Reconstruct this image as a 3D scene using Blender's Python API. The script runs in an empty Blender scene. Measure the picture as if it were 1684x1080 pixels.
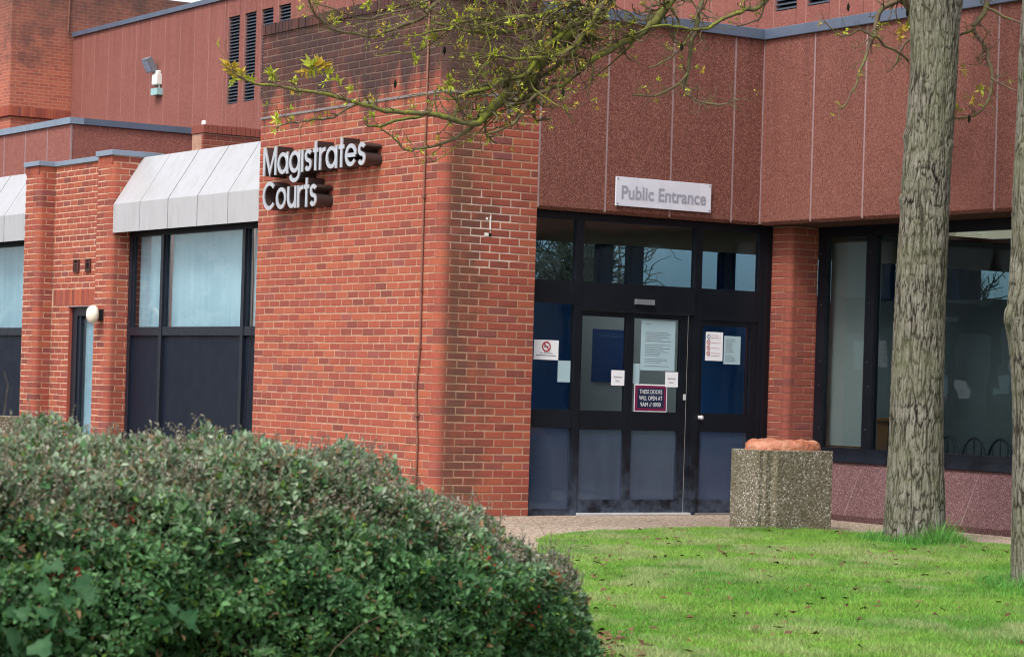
import bpy, math, random
import numpy as np
from mathutils import Vector, Matrix
random.seed(7); rng = np.random.default_rng(7)
scn = bpy.context.scene
COL = scn.collection
PI = math.pi

# ---------------------------------------------------------------- camera
F, YAW, ROLL, CY, CX, EYE = 4137.4, math.radians(33.114), 0.030244, 631.33, 842.0, 1.285
fw = np.array([math.sin(YAW), math.cos(YAW), 0.0]); r0 = np.array([math.cos(YAW), -math.sin(YAW), 0.0]); u0 = np.array([0, 0, 1.0])
rt = math.cos(ROLL) * r0 + math.sin(ROLL) * u0; up = -math.sin(ROLL) * r0 + math.cos(ROLL) * u0
CAM = np.array([-12.5086, -20.4952, EYE])
def ray(px, py): return fw + rt * (px - CX) / F - up * (py - CY) / F
def at(px, py, t): return CAM + ray(px, py) * t                      # pixel + depth in metres
def ground(px, py, z=0.0):
    d = ray(px, py); return CAM + d * ((z - EYE) / d[2])
def cam_xy(xc, zc, z=0.0):                                           # metres right of / ahead of the camera
    p = CAM + r0 * xc + fw * zc; p[2] = z; return p
def proj(p):
    q = np.asarray(p, float) - CAM; t = q @ fw
    return CX + F * (q @ rt) / t, CY - F * (q @ up) / t, t
cd = bpy.data.cameras.new('camera'); cam = bpy.data.objects.new('camera', cd); COL.objects.link(cam)
cam.matrix_world = Matrix(((rt[0], up[0], -fw[0], CAM[0]), (rt[1], up[1], -fw[1], CAM[1]), (rt[2], up[2], -fw[2], CAM[2]), (0, 0, 0, 1)))
cd.sensor_width = 36.0; cd.lens = F / 1684 * 36.0; cd.shift_y = (CY - 540) / 1684; cd.clip_end = 3000
cd.dof.use_dof = True; cd.dof.focus_distance = 25.0; cd.dof.aperture_fstop = 7.5
scn.camera = cam

# ---------------------------------------------------------------- sky, sun, exposure
SUN_DIR = Vector((-0.54, -0.27, 0.80)).normalized()
W = bpy.data.worlds.new('World'); scn.world = W; W.use_nodes = True
nt = W.node_tree; nt.nodes.clear()
sky = nt.nodes.new('ShaderNodeTexSky'); sky.sky_type = 'NISHITA'; sky.sun_disc = False
sky.sun_elevation = math.asin(SUN_DIR.z); sky.sun_rotation = math.atan2(SUN_DIR.x, SUN_DIR.y)
sky.air_density = 1.0; sky.dust_density = 3.0; sky.ozone_density = 1.0
hs = nt.nodes.new('ShaderNodeHueSaturation'); hs.inputs['Saturation'].default_value = 0.35
bg = nt.nodes.new('ShaderNodeBackground'); bg.inputs['Strength'].default_value = 0.15
wo = nt.nodes.new('ShaderNodeOutputWorld')
nt.links.new(sky.outputs[0], hs.inputs['Color']); nt.links.new(hs.outputs[0], bg.inputs['Color']); nt.links.new(bg.outputs[0], wo.inputs[0])
sl = bpy.data.lights.new('sun', 'SUN'); sl.energy = 1.4; sl.angle = math.radians(16); sl.color = (1.0, 0.96, 0.90)
so = bpy.data.objects.new('sun', sl); COL.objects.link(so); so.rotation_euler = SUN_DIR.to_track_quat('Z', 'Y').to_euler(); so.location = (-20, -10, 30)
vs = scn.view_settings; vs.view_transform = 'Standard'; vs.look = 'None'; vs.gamma = 1.0; vs.use_curve_mapping = False; vs.exposure = 0.98
scn.cycles.filter_width = 1.1

# ---------------------------------------------------------------- materials
MATS = {}
class NB:
    """small node-graph builder"""
    def __init__(s, name, rough=0.8, spec=0.3, metallic=0.0):
        s.m = bpy.data.materials.new(name); s.m.use_nodes = True; s.t = s.m.node_tree
        s.b = s.t.nodes['Principled BSDF']; s.b.inputs['Roughness'].default_value = rough
        s.b.inputs['Specular IOR Level'].default_value = spec; s.b.inputs['Metallic'].default_value = metallic
        MATS[name] = s.m
    def n(s, typ, **kw):
        nd = s.t.nodes.new(typ)
        for k, v in kw.items(): setattr(nd, k, v)
        return nd
    def l(s, a, b): s.t.links.new(a, b)
    def pos(s):
        if not hasattr(s, '_p'): s._p = s.n('ShaderNodeNewGeometry')
        return s._p.outputs['Position']
    def geo(s): s.pos(); return s._p
    def mapped(s, scale=(1, 1, 1), obj=False):
        mp = s.n('ShaderNodeMapping'); mp.inputs['Scale'].default_value = scale
        s.l(s.n('ShaderNodeTexCoord').outputs['Object'] if obj else s.pos(), mp.inputs['Vector']); return mp.outputs[0]
    def noise(s, scale, detail=4, rough=0.55, vec=None):
        nd = s.n('ShaderNodeTexNoise'); nd.inputs['Scale'].default_value = scale; nd.inputs['Detail'].default_value = detail; nd.inputs['Roughness'].default_value = rough
        s.l(vec if vec is not None else s.pos(), nd.inputs['Vector']); return nd.outputs['Fac']
    def voro(s, scale, feature='F1', out='Distance', vec=None, rnd=1.0):
        nd = s.n('ShaderNodeTexVoronoi', feature=feature); nd.inputs['Scale'].default_value = scale; nd.inputs['Randomness'].default_value = rnd
        s.l(vec if vec is not None else s.pos(), nd.inputs['Vector']); return nd.outputs[out]
    def ramp(s, fac, stops, interp='LINEAR'):
        nd = s.n('ShaderNodeValToRGB'); cr = nd.color_ramp; cr.interpolation = interp
        while len(cr.elements) < len(stops): cr.elements.new(0.5)
        for e, (p, c) in zip(cr.elements, stops):
            e.position = p; e.color = (c[0], c[1], c[2], 1) if hasattr(c, '__len__') else (c, c, c, 1)
        s.l(fac, nd.inputs['Fac']); return nd.outputs['Color']
    def mix(s, fac, a, b, mode='MIX'):
        nd = s.n('ShaderNodeMix', data_type='RGBA', blend_type=mode)
        for sock, v in ((nd.inputs[0], fac), (nd.inputs[6], a), (nd.inputs[7], b)):
            if isinstance(v, (int, float)): sock.default_value = v
            elif isinstance(v, tuple): sock.default_value = (*v, 1)
            else: s.l(v, sock)
        return nd.outputs[2]
    def math(s, op, a, b=0.0, clamp=False):
        nd = s.n('ShaderNodeMath', operation=op, use_clamp=clamp)
        for sock, v in ((nd.inputs[0], a), (nd.inputs[1], b)):
            if isinstance(v, (int, float)): sock.default_value = v
            else: s.l(v, sock)
        return nd.outputs[0]
    def rng(s, v, a, b, c=0.0, d=1.0):
        nd = s.n('ShaderNodeMapRange'); s.l(v, nd.inputs[0])
        for i, x in enumerate((a, b, c, d)): nd.inputs[i + 1].default_value = x
        return nd.outputs[0]
    def xyz(s):
        if not hasattr(s, '_x'):
            s._x = s.n('ShaderNodeSeparateXYZ'); s.l(s.pos(), s._x.inputs[0])
        return s._x.outputs
    def color(s, c):
        if isinstance(c, tuple): s.b.inputs['Base Color'].default_value = (*c, 1)
        else: s.l(c, s.b.inputs['Base Color'])
        return s
    def rough(s, v): s.l(v, s.b.inputs['Roughness'])
    def bump(s, h, strength=0.4, dist=0.01):
        nd = s.n('ShaderNodeBump'); nd.inputs['Strength'].default_value = strength; nd.inputs['Distance'].default_value = dist
        s.l(h, nd.inputs['Height']); s.l(nd.outputs[0], s.b.inputs['Normal']); return s
    def attr(s, name): return s.n('ShaderNodeAttribute', attribute_name=name).outputs['Color']

def weather(k, col, top=4.06, soot=(0.038, 0.027, 0.027)):
    """soot and algae on old brickwork: a black crust under the copings, run-down streaks, scattered blotches"""
    x, y, z = k.xyz()
    n1 = k.noise(2.2, 6, 0.65); n2 = k.noise(1.0, 5, 0.6, k.mapped((3.0, 3.0, 0.55)))
    h = k.math('ADD', z, k.rng(n2, 0.3, 0.7, -0.34, 0.34))
    crust = k.rng(h, top - 0.10, top + 0.22)
    crust = k.math('MULTIPLY', crust, k.rng(n1, 0.25, 0.55, 0.72, 1.0), True)
    c = k.mix(k.math('MULTIPLY', crust, 0.93), col, soot)
    return c

def brick_mat(name, per_object, stained=True, dull=0.0):
    k = NB(name, 0.88, 0.2)
    rnd = k.n('ShaderNodeObjectInfo').outputs['Random'] if per_object else k.geo().outputs['Random Per Island']
    base = k.ramp(rnd, [(0.0, (0.185, 0.058, 0.048)), (0.08, (0.25, 0.068, 0.050)), (0.28, (0.31, 0.078, 0.053)), (0.65, (0.345, 0.088, 0.056)), (0.90, (0.385, 0.112, 0.062)), (0.96, (0.29, 0.084, 0.066)), (1.0, (0.22, 0.074, 0.068))])
    fine = k.noise(55, 5, 0.7)
    c = k.mix(k.rng(fine, 0.3, 0.75, 0.0, 0.42), base, k.mix(1.0, base, (0.52, 0.48, 0.50), 'MULTIPLY'))
    c = k.mix(k.rng(k.noise(1.3, 4, 0.6), 0.42, 0.68, 0, 0.32), c, (0.235, 0.066, 0.048))
    pale = k.noise(9, 5, 0.7)
    c = k.mix(k.rng(pale, 0.60, 0.80, 0, 0.28), c, (0.48, 0.25, 0.18))
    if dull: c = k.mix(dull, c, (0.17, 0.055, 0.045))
    if stained:
        c = weather(k, c)
        x, y, z = k.xyz()
        # brown grime on the return face beside the rounded corner
        g = k.math('MULTIPLY', k.rng(x, 0.02, 0.16), k.rng(k.math('ADD', x, k.rng(k.noise(3.2, 5, 0.65), 0.3, 0.7, -0.35, 0.35)), 0.62, 0.20), True)
        g = k.math('MULTIPLY', g, k.rng(y, 0.12, 0.03), True)
        c = k.mix(k.math('MULTIPLY', g, 0.72), c, (0.095, 0.056, 0.040))
    k.color(c); k.bump(k.math('ADD', fine, k.noise(220, 3, 0.6)), 0.45, 0.004)
    return k.m
brick_mat('brick_single', True); brick_mat('brick_joined', False)
brick_mat('brick_wing_single', True, False); brick_mat('brick_wing_joined', False, False)
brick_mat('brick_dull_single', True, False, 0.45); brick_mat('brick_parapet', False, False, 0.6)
def mortar_mat(name, col, stained):
    k = NB(name, 0.95, 0.1)
    c = k.mix(k.rng(k.noise(12, 4, 0.6), 0.35, 0.7), col, tuple(v * 0.72 for v in col))
    if stained:
        c = weather(k, c, 4.02, (0.10, 0.07, 0.06))
        # white lime bloom round the old fixing hole
        vd = k.n('ShaderNodeVectorMath', operation='DISTANCE'); k.l(k.pos(), vd.inputs[0]); vd.inputs[1].default_value = (0.58, 0, 2.72)
        e = k.rng(k.math('ADD', vd.outputs['Value'], k.rng(k.noise(5, 4), 0.3, 0.7, -0.15, 0.15)), 0.50, 0.28)
        c = k.mix(k.math('MULTIPLY', e, 0.5), c, (0.74, 0.66, 0.62))
    k.color(c); k.bump(k.noise(160, 3), 0.4, 0.004); return k.m
mortar_mat('mortar', (0.43, 0.27, 0.185), True); mortar_mat('mortar_wing', (0.58, 0.39, 0.275), False); mortar_mat('mortar_dark', (0.44, 0.25, 0.18), False)

def pebble_mat(name, lo, mid, hi, scale=95, top=4.93, streak=0.45):
    k = NB(name, 0.85, 0.2)
    cell = k.voro(scale, out='Color'); sep = k.n('ShaderNodeSeparateColor'); k.l(cell, sep.inputs[0])
    d = k.voro(scale)
    c = k.ramp(sep.outputs[0], [(0.0, lo), (0.30, mid), (0.62, mid), (0.86, hi), (1.0, tuple(min(1, v * 1.25) for v in hi))])
    c = k.mix(k.rng(d, 0.45, 0.8, 0, 0.45), c, tuple(v * 0.55 for v in lo))
    tone = k.n('ShaderNodeObjectInfo').outputs['Random']
    c = k.mix(k.rng(tone, 0, 1, 0.0, 0.30), c, k.mix(1.0, c, (0.78, 0.72, 0.72), 'MULTIPLY'))
    big = k.noise(0.8, 6, 0.65); st = k.noise(1.0, 6, 0.7, k.mapped((7, 7, 0.30)))
    c = k.mix(k.rng(big, 0.35, 0.7, 0, 0.35), c, k.mix(1.0, c, (0.70, 0.64, 0.64), 'MULTIPLY'))
    x, y, z = k.xyz()
    run = k.math('MULTIPLY', k.rng(st, 0.44, 0.66), k.rng(z, top - 1.5, top, 0.25, 1.0), True)
    c = k.mix(k.math('MULTIPLY', run, streak), c, k.mix(1.0, c, (0.50, 0.46, 0.47), 'MULTIPLY'))
    k.color(c); k.bump(d, 0.5, 0.010); return k.m
pebble_mat('pebble_red', (0.115, 0.040, 0.031), (0.208, 0.075, 0.058), (0.32, 0.150, 0.120), 125)
pebble_mat('pebble_far', (0.21, 0.074, 0.060), (0.270, 0.098, 0.080), (0.36, 0.150, 0.122), 80, 8.82)
pebble_mat('pebble_plinth', (0.092, 0.046, 0.050), (0.160, 0.082, 0.084), (0.25, 0.150, 0.150), 110, .588, .3)
def simple(name, col, rough=0.6, spec=0.4, metallic=0.0, var=0.25, scale=6, bump=0.0):
    k = NB(name, rough, spec, metallic)
    n1 = k.noise(scale, 5, 0.65)
    k.color(k.mix(k.rng(n1, 0.3, 0.75, 0, var), col, tuple(v * 0.45 for v in col)))
    k.rough(k.rng(k.noise(scale * 3, 3), 0.3, 0.7, max(0.03, rough - 0.1), min(1, rough + 0.12)))
    if bump: k.bump(k.noise(scale * 12, 4), bump, 0.004)
    return k.m
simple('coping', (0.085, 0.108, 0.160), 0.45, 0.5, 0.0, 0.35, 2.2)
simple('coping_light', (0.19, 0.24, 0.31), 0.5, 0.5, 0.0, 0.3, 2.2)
simple('sealant', (0.30, 0.205, 0.205), 0.7, 0.2, 0, 0.3, 9)
simple('sealant_far', (0.34, 0.165, 0.14), 0.8, 0.2, 0, 0.5, 1.5); simple('soffit', (0.085, 0.050, 0.038), 0.85, 0.1, 0, 0.4, 3)
k = NB('frame_black', 0.42, 0.28)
x, y, z = k.xyz(); du = k.math('MULTIPLY', k.rng(z, 0.75, 0.02), k.rng(k.noise(5, 6, 0.7), 0.38, 0.7), True)
c = k.mix(k.rng(k.noise(3, 4), 0.3, 0.7), (0.004, 0.005, 0.009), (0.007, 0.009, 0.014)); k.color(k.mix(k.math('MULTIPLY', du, 0.8), c, (0.10, 0.13, 0.19)))
simple('frame_navy', (0.010, 0.013, 0.022), 0.38, 0.3, 0, 0.3, 5)
simple('panel_navy', (0.006, 0.010, 0.020), 0.50, 0.16, 0, 0.25, 1.5)
simple('screw_grey', (0.10, 0.10, 0.11), 0.5, 0.4); simple('threshold', (0.62, 0.62, 0.64), 0.45, 0.5, 0.2, 0.4, 9)
simple('lead', (0.22, 0.19, 0.19), 0.7, 0.3, 0, 0.5, 8)
simple('conduit', (0.21, 0.088, 0.062), 0.6, 0.3, 0, 0.35, 7)
simple('white_paint', (0.72, 0.70, 0.66), 0.5, 0.4, 0, 0.15, 5)
simple('cream_plastic', (0.70, 0.64, 0.53), 0.42, 0.45, 0, 0.3, 14)
simple('black_plastic', (0.012, 0.013, 0.016), 0.5, 0.3)
simple('vent_brown', (0.085, 0.030, 0.024), 0.6, 0.3, 0, 0.4, 20)
simple('letter_face', (0.54, 0.56, 0.61), 0.35, 0.5, 0.55, 0.25, 7)
simple('letter_return', (0.060, 0.042, 0.040), 0.38, 0.5, 0.35, 0.45, 4)
simple('paper', (0.76, 0.76, 0.80), 0.7, 0.2, 0, 0.06, 4)
simple('paper_blue', (0.34, 0.47, 0.52), 0.7, 0.2, 0, 0.10, 4)
simple('ink', (0.03, 0.03, 0.04), 0.8, 0.1); simple('ink_grey', (0.20, 0.24, 0.27), 0.8, 0.1); simple('ink_red', (0.42, 0.04, 0.05), 0.8, 0.1)
simple('sign_maroon', (0.16, 0.012, 0.055), 0.6, 0.3, 0, 0.1); simple('sign_navy', (0.008, 0.016, 0.048), 0.6, 0.3, 0, 0.1)
simple('sign_letter_grey', (0.30, 0.30, 0.37), 0.6, 0.3, 0, 0.05)
simple('interior_blue', (0.018, 0.075, 0.20), 0.7, 0.2, 0, 0.35, 1.2); simple('interior_poster', (0.012, 0.050, 0.18), 0.5, 0.3, 0, 0.2, 2); simple('interior_wall', (0.40, 0.39, 0.35), 0.85, 0.1, 0, 0.2, 1.2)
simple('interior_dark', (0.035, 0.040, 0.045), 0.85, 0.1, 0, 0.3, 1.2); simple('ceiling_beige', (0.50, 0.40, 0.28), 0.85, 0.1, 0, 0.2, 1.2)
simple('interior_grey', (0.075, 0.085, 0.085), 0.85, 0.1, 0, 0.3, 1.2); simple('interior_floor', (0.045, 0.048, 0.055), 0.7, 0.3, 0, 0.3, 2); simple('blind_grey', (0.27, 0.275, 0.26), 0.8, 0.1, 0, 0.10, 1.2); simple('wood', (0.20, 0.095, 0.035), 0.5, 0.4, 0, 0.4, 3)
simple('interior_post', (0.012, 0.030, 0.075), 0.7, 0.2); simple('maroon_wall', (0.10, 0.018, 0.030), 0.8, 0.1); simple('roof_felt', (0.07, 0.07, 0.075), 0.9, 0.1); simple('blue_cover', (0.04, 0.17, 0.34), 0.5, 0.4)
simple('poster_text_blue', (0.10, 0.22, 0.36), 0.7, 0.2)
simple('cavity', (0.012, 0.012, 0.014), 0.9, 0.1)
simple('louvre', (0.060, 0.072, 0.098), 0.5, 0.4)
simple('lamp_glass', (0.30, 0.34, 0.44), 0.25, 0.5); simple('teal_glass', (0.30, 0.50, 0.50), 0.3, 0.5); simple('grey_metal', (0.16, 0.17, 0.19), 0.5, 0.4)

k = NB('canopy_metal', 0.38, 0.5, 0.0)      # pale coated panels with dirt runs
stn = k.noise(1.0, 6, 0.7, k.mapped((9, 9, 1.6)))
c = k.mix(k.rng(stn, 0.48, 0.78, 0, 0.55), (0.37, 0.37, 0.39), (0.25, 0.25, 0.22))
c = k.mix(k.rng(k.noise(2.5, 5, 0.6), 0.45, 0.7, 0, 0.25), c, (0.28, 0.285, 0.25)); k.color(c)
k = NB('blind_pale', 0.55, 0.3)              # film / blinds behind the left windows, pane reflections painted in as pale patches
c = k.mix(k.rng(k.noise(0.9, 3), 0.35, 0.7), (0.36, 0.47, 0.53), (0.50, 0.60, 0.65)); c = k.mix(k.rng(k.noise(1.0, 4, 0.6, k.mapped((10, 10, .5))), 0.42, 0.66, 0, .5), c, (0.58, 0.66, 0.69)); c = k.mix(k.rng(k.noise(1.4, 4, 0.6, k.mapped((1, 1.6, 3))), 0.52, 0.60, 0, .35), c, (0.66, 0.72, 0.74)); k.color(c)
k = NB('sign_plate', 0.22, 0.5, 0.0)  # paler patches paint reflections into the plate colour
c = k.mix(k.rng(k.noise(3.0, 2, 0.5), 0.50, 0.53, 0, 0.22), (0.60, 0.60, 0.69), (0.76, 0.76, 0.82)); k.color(c)

def glass_mat(name, tint, refl=1.0, frost=0.0, fcol=(0.2, 0.22, 0.26), rough=0.0):
    m = bpy.data.materials.new(name); m.use_nodes = True; t = m.node_tree; t.nodes.clear(); MATS[name] = m
    tr = t.nodes.new('ShaderNodeBsdfTransparent'); tr.inputs[0].default_value = (*tint, 1)
    gl = t.nodes.new('ShaderNodeBsdfGlossy'); gl.inputs['Roughness'].default_value = rough; gl.inputs[0].default_value = (0.85, 0.92, 1.0, 1)
    ge = t.nodes.new('ShaderNodeNewGeometry')
    dt = t.nodes.new('ShaderNodeVectorMath'); dt.operation = 'DOT_PRODUCT'; t.links.new(ge.outputs['Incoming'], dt.inputs[0]); t.links.new(ge.outputs['Normal'], dt.inputs[1])
    def mth(op, a, b=0.0):
        n_ = t.nodes.new('ShaderNodeMath'); n_.operation = op
        for i_, v_ in enumerate((a, b)):
            if isinstance(v_, (int, float)): n_.inputs[i_].default_value = v_
            else: t.links.new(v_, n_.inputs[i_])
        return n_
    ab = mth('ABSOLUTE', dt.outputs['Value']); iv = mth('SUBTRACT', 1.0, ab.outputs[0]); pw = mth('POWER', iv.outputs[0], 5.0)      # Schlick, same for both faces
    mu = mth('MULTIPLY_ADD', pw.outputs[0], 0.96 * refl); mu.inputs[2].default_value = 0.04 * refl
    nz = t.nodes.new('ShaderNodeTexNoise'); nz.inputs['Scale'].default_value = 1.7; nz.inputs['Detail'].default_value = 2
    t.links.new(ge.outputs['Position'], nz.inputs['Vector'])
    bp = t.nodes.new('ShaderNodeBump'); bp.inputs['Strength'].default_value = 0.25; bp.inputs['Distance'].default_value = 0.02
    t.links.new(nz.outputs['Fac'], bp.inputs['Height']); t.links.new(bp.outputs[0], gl.inputs['Normal'])
    mx = t.nodes.new('ShaderNodeMixShader'); t.links.new(mu.outputs[0], mx.inputs[0]); t.links.new(tr.outputs[0], mx.inputs[1]); t.links.new(gl.outputs[0], mx.inputs[2])
    out = t.nodes.new('ShaderNodeOutputMaterial'); last = mx
    if frost > 0:
        df = t.nodes.new('ShaderNodeBsdfDiffuse'); df.inputs[0].default_value = (*fcol, 1)
        m2 = t.nodes.new('ShaderNodeMixShader'); mp_ = t.nodes.new('ShaderNodeMapping'); mp_.inputs['Scale'].default_value = (5, 5, .9); t.links.new(ge.outputs['Position'], mp_.inputs['Vector'])
        n3 = t.nodes.new('ShaderNodeTexNoise'); n3.inputs['Scale'].default_value = 1.3; n3.inputs['Detail'].default_value = 6; t.links.new(mp_.outputs[0], n3.inputs['Vector'])
        sz_ = t.nodes.new('ShaderNodeSeparateXYZ'); t.links.new(ge.outputs['Position'], sz_.inputs[0]); low_ = t.nodes.new('ShaderNodeMapRange'); t.links.new(sz_.outputs[2], low_.inputs[0])
        for i_, v_ in enumerate((.35, .05, 0, frost * .55)): low_.inputs[i_ + 1].default_value = v_
        ma_ = mth('MULTIPLY_ADD', n3.outputs['Fac'], frost * 1.1); ma_.inputs[2].default_value = frost * .35; sm_ = mth('ADD', ma_.outputs[0], low_.outputs[0]); t.links.new(sm_.outputs[0], m2.inputs[0])      # noise-broken diffuse film, denser near the ground
        t.links.new(tr.outputs[0], m2.inputs[1]); t.links.new(df.outputs[0], m2.inputs[2]); t.links.new(m2.outputs[0], mx.inputs[1])
    t.links.new(last.outputs[0], out.inputs[0]); return m
glass_mat('glass_door', (0.84, 0.90, 0.95), 1.1)
glass_mat('glass_film', (0.70, 0.78, 0.85), 1.0, 0.28, (0.115, 0.150, 0.225))
glass_mat('glass_window', (0.80, 0.86, 0.87), 1.1)
glass_mat('glass_back', (0.44, 0.56, 0.62), 0.5)
glass_mat('glass_clear', (0.85, 0.92, 0.94), 1.2)

k = NB('paving_aggregate', 0.9, 0.2)         # exposed-aggregate paving
cell = k.voro(52, out='Color'); sp = k.n('ShaderNodeSeparateColor'); k.l(cell, sp.inputs[0])
c = k.ramp(sp.outputs[0], [(0, (0.10, 0.068, 0.042)), (0.3, (0.27, 0.19, 0.125)), (0.6, (0.38, 0.29, 0.215)), (1, (0.58, 0.50, 0.42))])
c = k.mix(k.rng(k.voro(52), 0.4, 0.8, 0, 0.5), c, (0.16, 0.12, 0.10))
c = k.mix(k.rng(k.noise(1.6, 5, 0.6), 0.40, 0.7, 0, 0.25), c, (0.42, 0.36, 0.30)); k.color(c); k.bump(k.voro(52), 0.5, 0.01)
k = NB('concrete_aggregate', 0.9, 0.25)      # planters
wv = k.n('ShaderNodeVectorMath', operation='ADD'); k.l(k.pos(), wv.inputs[0])
cell = k.voro(62, out='Color'); sp = k.n('ShaderNodeSeparateColor'); k.l(cell, sp.inputs[0])
c = k.ramp(sp.outputs[0], [(0, (0.105, 0.085, 0.058)), (0.35, (0.165, 0.140, 0.098)), (0.65, (0.225, 0.200, 0.150)), (0.86, (0.31, 0.285, 0.235)), (0.95, (0.42, 0.40, 0.35)), (1, (0.56, 0.54, 0.50))])
c = k.mix(k.rng(k.voro(62), 0.45, 0.85, 0, 0.7), c, (0.10, 0.085, 0.058))
c = k.mix(k.rng(k.noise(2.4, 6, 0.7), 0.40, 0.64, 0, 0.62), c, (0.105, 0.092, 0.050)); k.color(c); k.bump(k.voro(62), 0.7, -0.012)
k = NB('asphalt', 0.9, 0.2); k.color(k.mix(k.rng(k.noise(40, 4), 0.3, 0.7), (0.05, 0.05, 0.052), (0.085, 0.083, 0.08)))
k = NB('lawn_soil', 0.95, 0.1); k.color(k.mix(k.rng(k.noise(5, 6, 0.7), 0.35, 0.68), (0.085, 0.145, 0.022), (0.12, 0.13, 0.045)))
k = NB('grass_blade', 0.6, 0.25); k.color(k.attr('col')); k.b.inputs['Subsurface Weight'].default_value = 0.0
k = NB('hedge_leaf', 0.55, 0.3); k.color(k.attr('col'))
k = NB('hedge_core', 0.95, 0.1); k.color(k.mix(k.noise(30, 4), (0.005, 0.008, 0.004), (0.016, 0.018, 0.009)))
k = NB('twig', 0.85, 0.2); k.color(k.mix(k.rng(k.noise(14, 4), 0.45, 0.66), (0.105, 0.074, 0.052), (0.12, 0.125, 0.040)))
k = NB('mossy_bark', 0.95, 0.1)
ms = k.rng(k.noise(6, 6, 0.7), 0.36, 0.60); nz = k.n('ShaderNodeSeparateXYZ'); k.l(k.geo().outputs['Normal'], nz.inputs[0])
c = k.mix(k.noise(45, 4), (0.045, 0.036, 0.026), (0.13, 0.105, 0.075)); moss = k.mix(k.noise(60, 3), (0.12, 0.15, 0.018), (0.27, 0.29, 0.035))
c = k.mix(k.math('MULTIPLY', ms, k.rng(nz.outputs[2], -0.6, 0.5, 0.35, 1.0), True), c, moss); k.color(c); k.bump(k.noise(70, 4), 0.7, 0.01)
k = NB('bark', 0.95, 0.12)
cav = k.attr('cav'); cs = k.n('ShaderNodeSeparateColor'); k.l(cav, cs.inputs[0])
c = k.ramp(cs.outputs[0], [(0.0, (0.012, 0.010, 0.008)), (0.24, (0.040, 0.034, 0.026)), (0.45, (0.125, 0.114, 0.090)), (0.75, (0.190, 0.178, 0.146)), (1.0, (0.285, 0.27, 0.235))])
gr = k.noise(2.2, 6, 0.7); c = k.mix(k.rng(gr, 0.42, 0.66, 0, 0.62), c, (0.130, 0.136, 0.078))
c = k.mix(k.rng(k.noise(60, 4, 0.7), 0.55, 0.8, 0, 0.5), c, (0.28, 0.28, 0.25)); k.color(c); k.bump(k.noise(1.0, 5, 0.7, k.mapped((130, 130, 38))), 0.65, 0.012)
k = NB('spring_leaf', 0.5, 0.3); k.color(k.attr('col'))
k = NB('ivy_leaf', 0.6, 0.2); k.color(k.mix(k.rng(k.noise(18, 3), 0.4, 0.65), (0.026, 0.085, 0.032), (0.055, 0.135, 0.055)))
k = NB('dead_leaf', 0.8, 0.2); k.color(k.mix(k.geo().outputs['Random Per Island'], (0.06, 0.030, 0.014), (0.17, 0.095, 0.050)))
k = NB('orange_sack', 0.45, 0.4)
c = k.mix(k.rng(k.noise(9, 5, 0.6), 0.35, 0.65), (0.40, 0.130, 0.068), (0.53, 0.26, 0.165)); k.color(c); k.bump(k.noise(26, 5, 0.6), 0.8, 0.03)
# distant brickwork: bricks too small to pick apart
k = NB('brick_far', 0.9, 0.15)
uv = k.n('ShaderNodeUVMap'); bt = k.n('ShaderNodeTexBrick'); k.l(uv.outputs[0], bt.inputs['Vector'])
bt.inputs['Color1'].default_value = (0.40, 0.12, 0.072, 1); bt.inputs['Color2'].default_value = (0.30, 0.085, 0.058, 1); bt.inputs['Mortar'].default_value = (0.40, 0.20, 0.15, 1)
bt.inputs['Scale'].default_value = 1.0; bt.inputs['Brick Width'].default_value = 0.225; bt.inputs['Row Height'].default_value = 0.075; bt.inputs['Mortar Size'].default_value = 0.008; bt.inputs['Bias'].default_value = -0.1
c = k.mix(k.rng(k.noise(0.9, 6, 0.7), 0.54, 0.70, 0, 0.6), bt.outputs[0], (0.075, 0.05, 0.048))
x, y, z = k.xyz(); hh = k.math('ADD', z, k.rng(k.noise(1.6, 8, 0.75), 0.25, 0.75, -1.0, 1.0))
c = k.mix(k.math('MULTIPLY', k.rng(hh, 7.9, 10.2), 0.85), c, (0.060, 0.046, 0.042))
spk = k.n('ShaderNodeSeparateColor'); c = k.mix(k.rng(k.noise(2.2, 4, 0.6), 0.58, 0.78, 0, 0.35), c, (0.46, 0.15, 0.095)); k.color(c)
def translucent(name, amount=0.35):
    t = MATS[name].node_tree; pb_ = t.nodes['Principled BSDF']; out = [n_ for n_ in t.nodes if n_.type == 'OUTPUT_MATERIAL'][0]
    tl_ = t.nodes.new('ShaderNodeBsdfTranslucent'); mx = t.nodes.new('ShaderNodeMixShader'); mx.inputs[0].default_value = amount
    src = pb_.inputs['Base Color'].links[0].from_socket; t.links.new(src, tl_.inputs['Color'])
    t.links.new(pb_.outputs[0], mx.inputs[1]); t.links.new(tl_.outputs[0], mx.inputs[2]); t.links.new(mx.outputs[0], out.inputs[0])
for n_ in ('hedge_leaf', 'grass_blade', 'spring_leaf', 'ivy_leaf'): translucent(n_)
M = MATS

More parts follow.
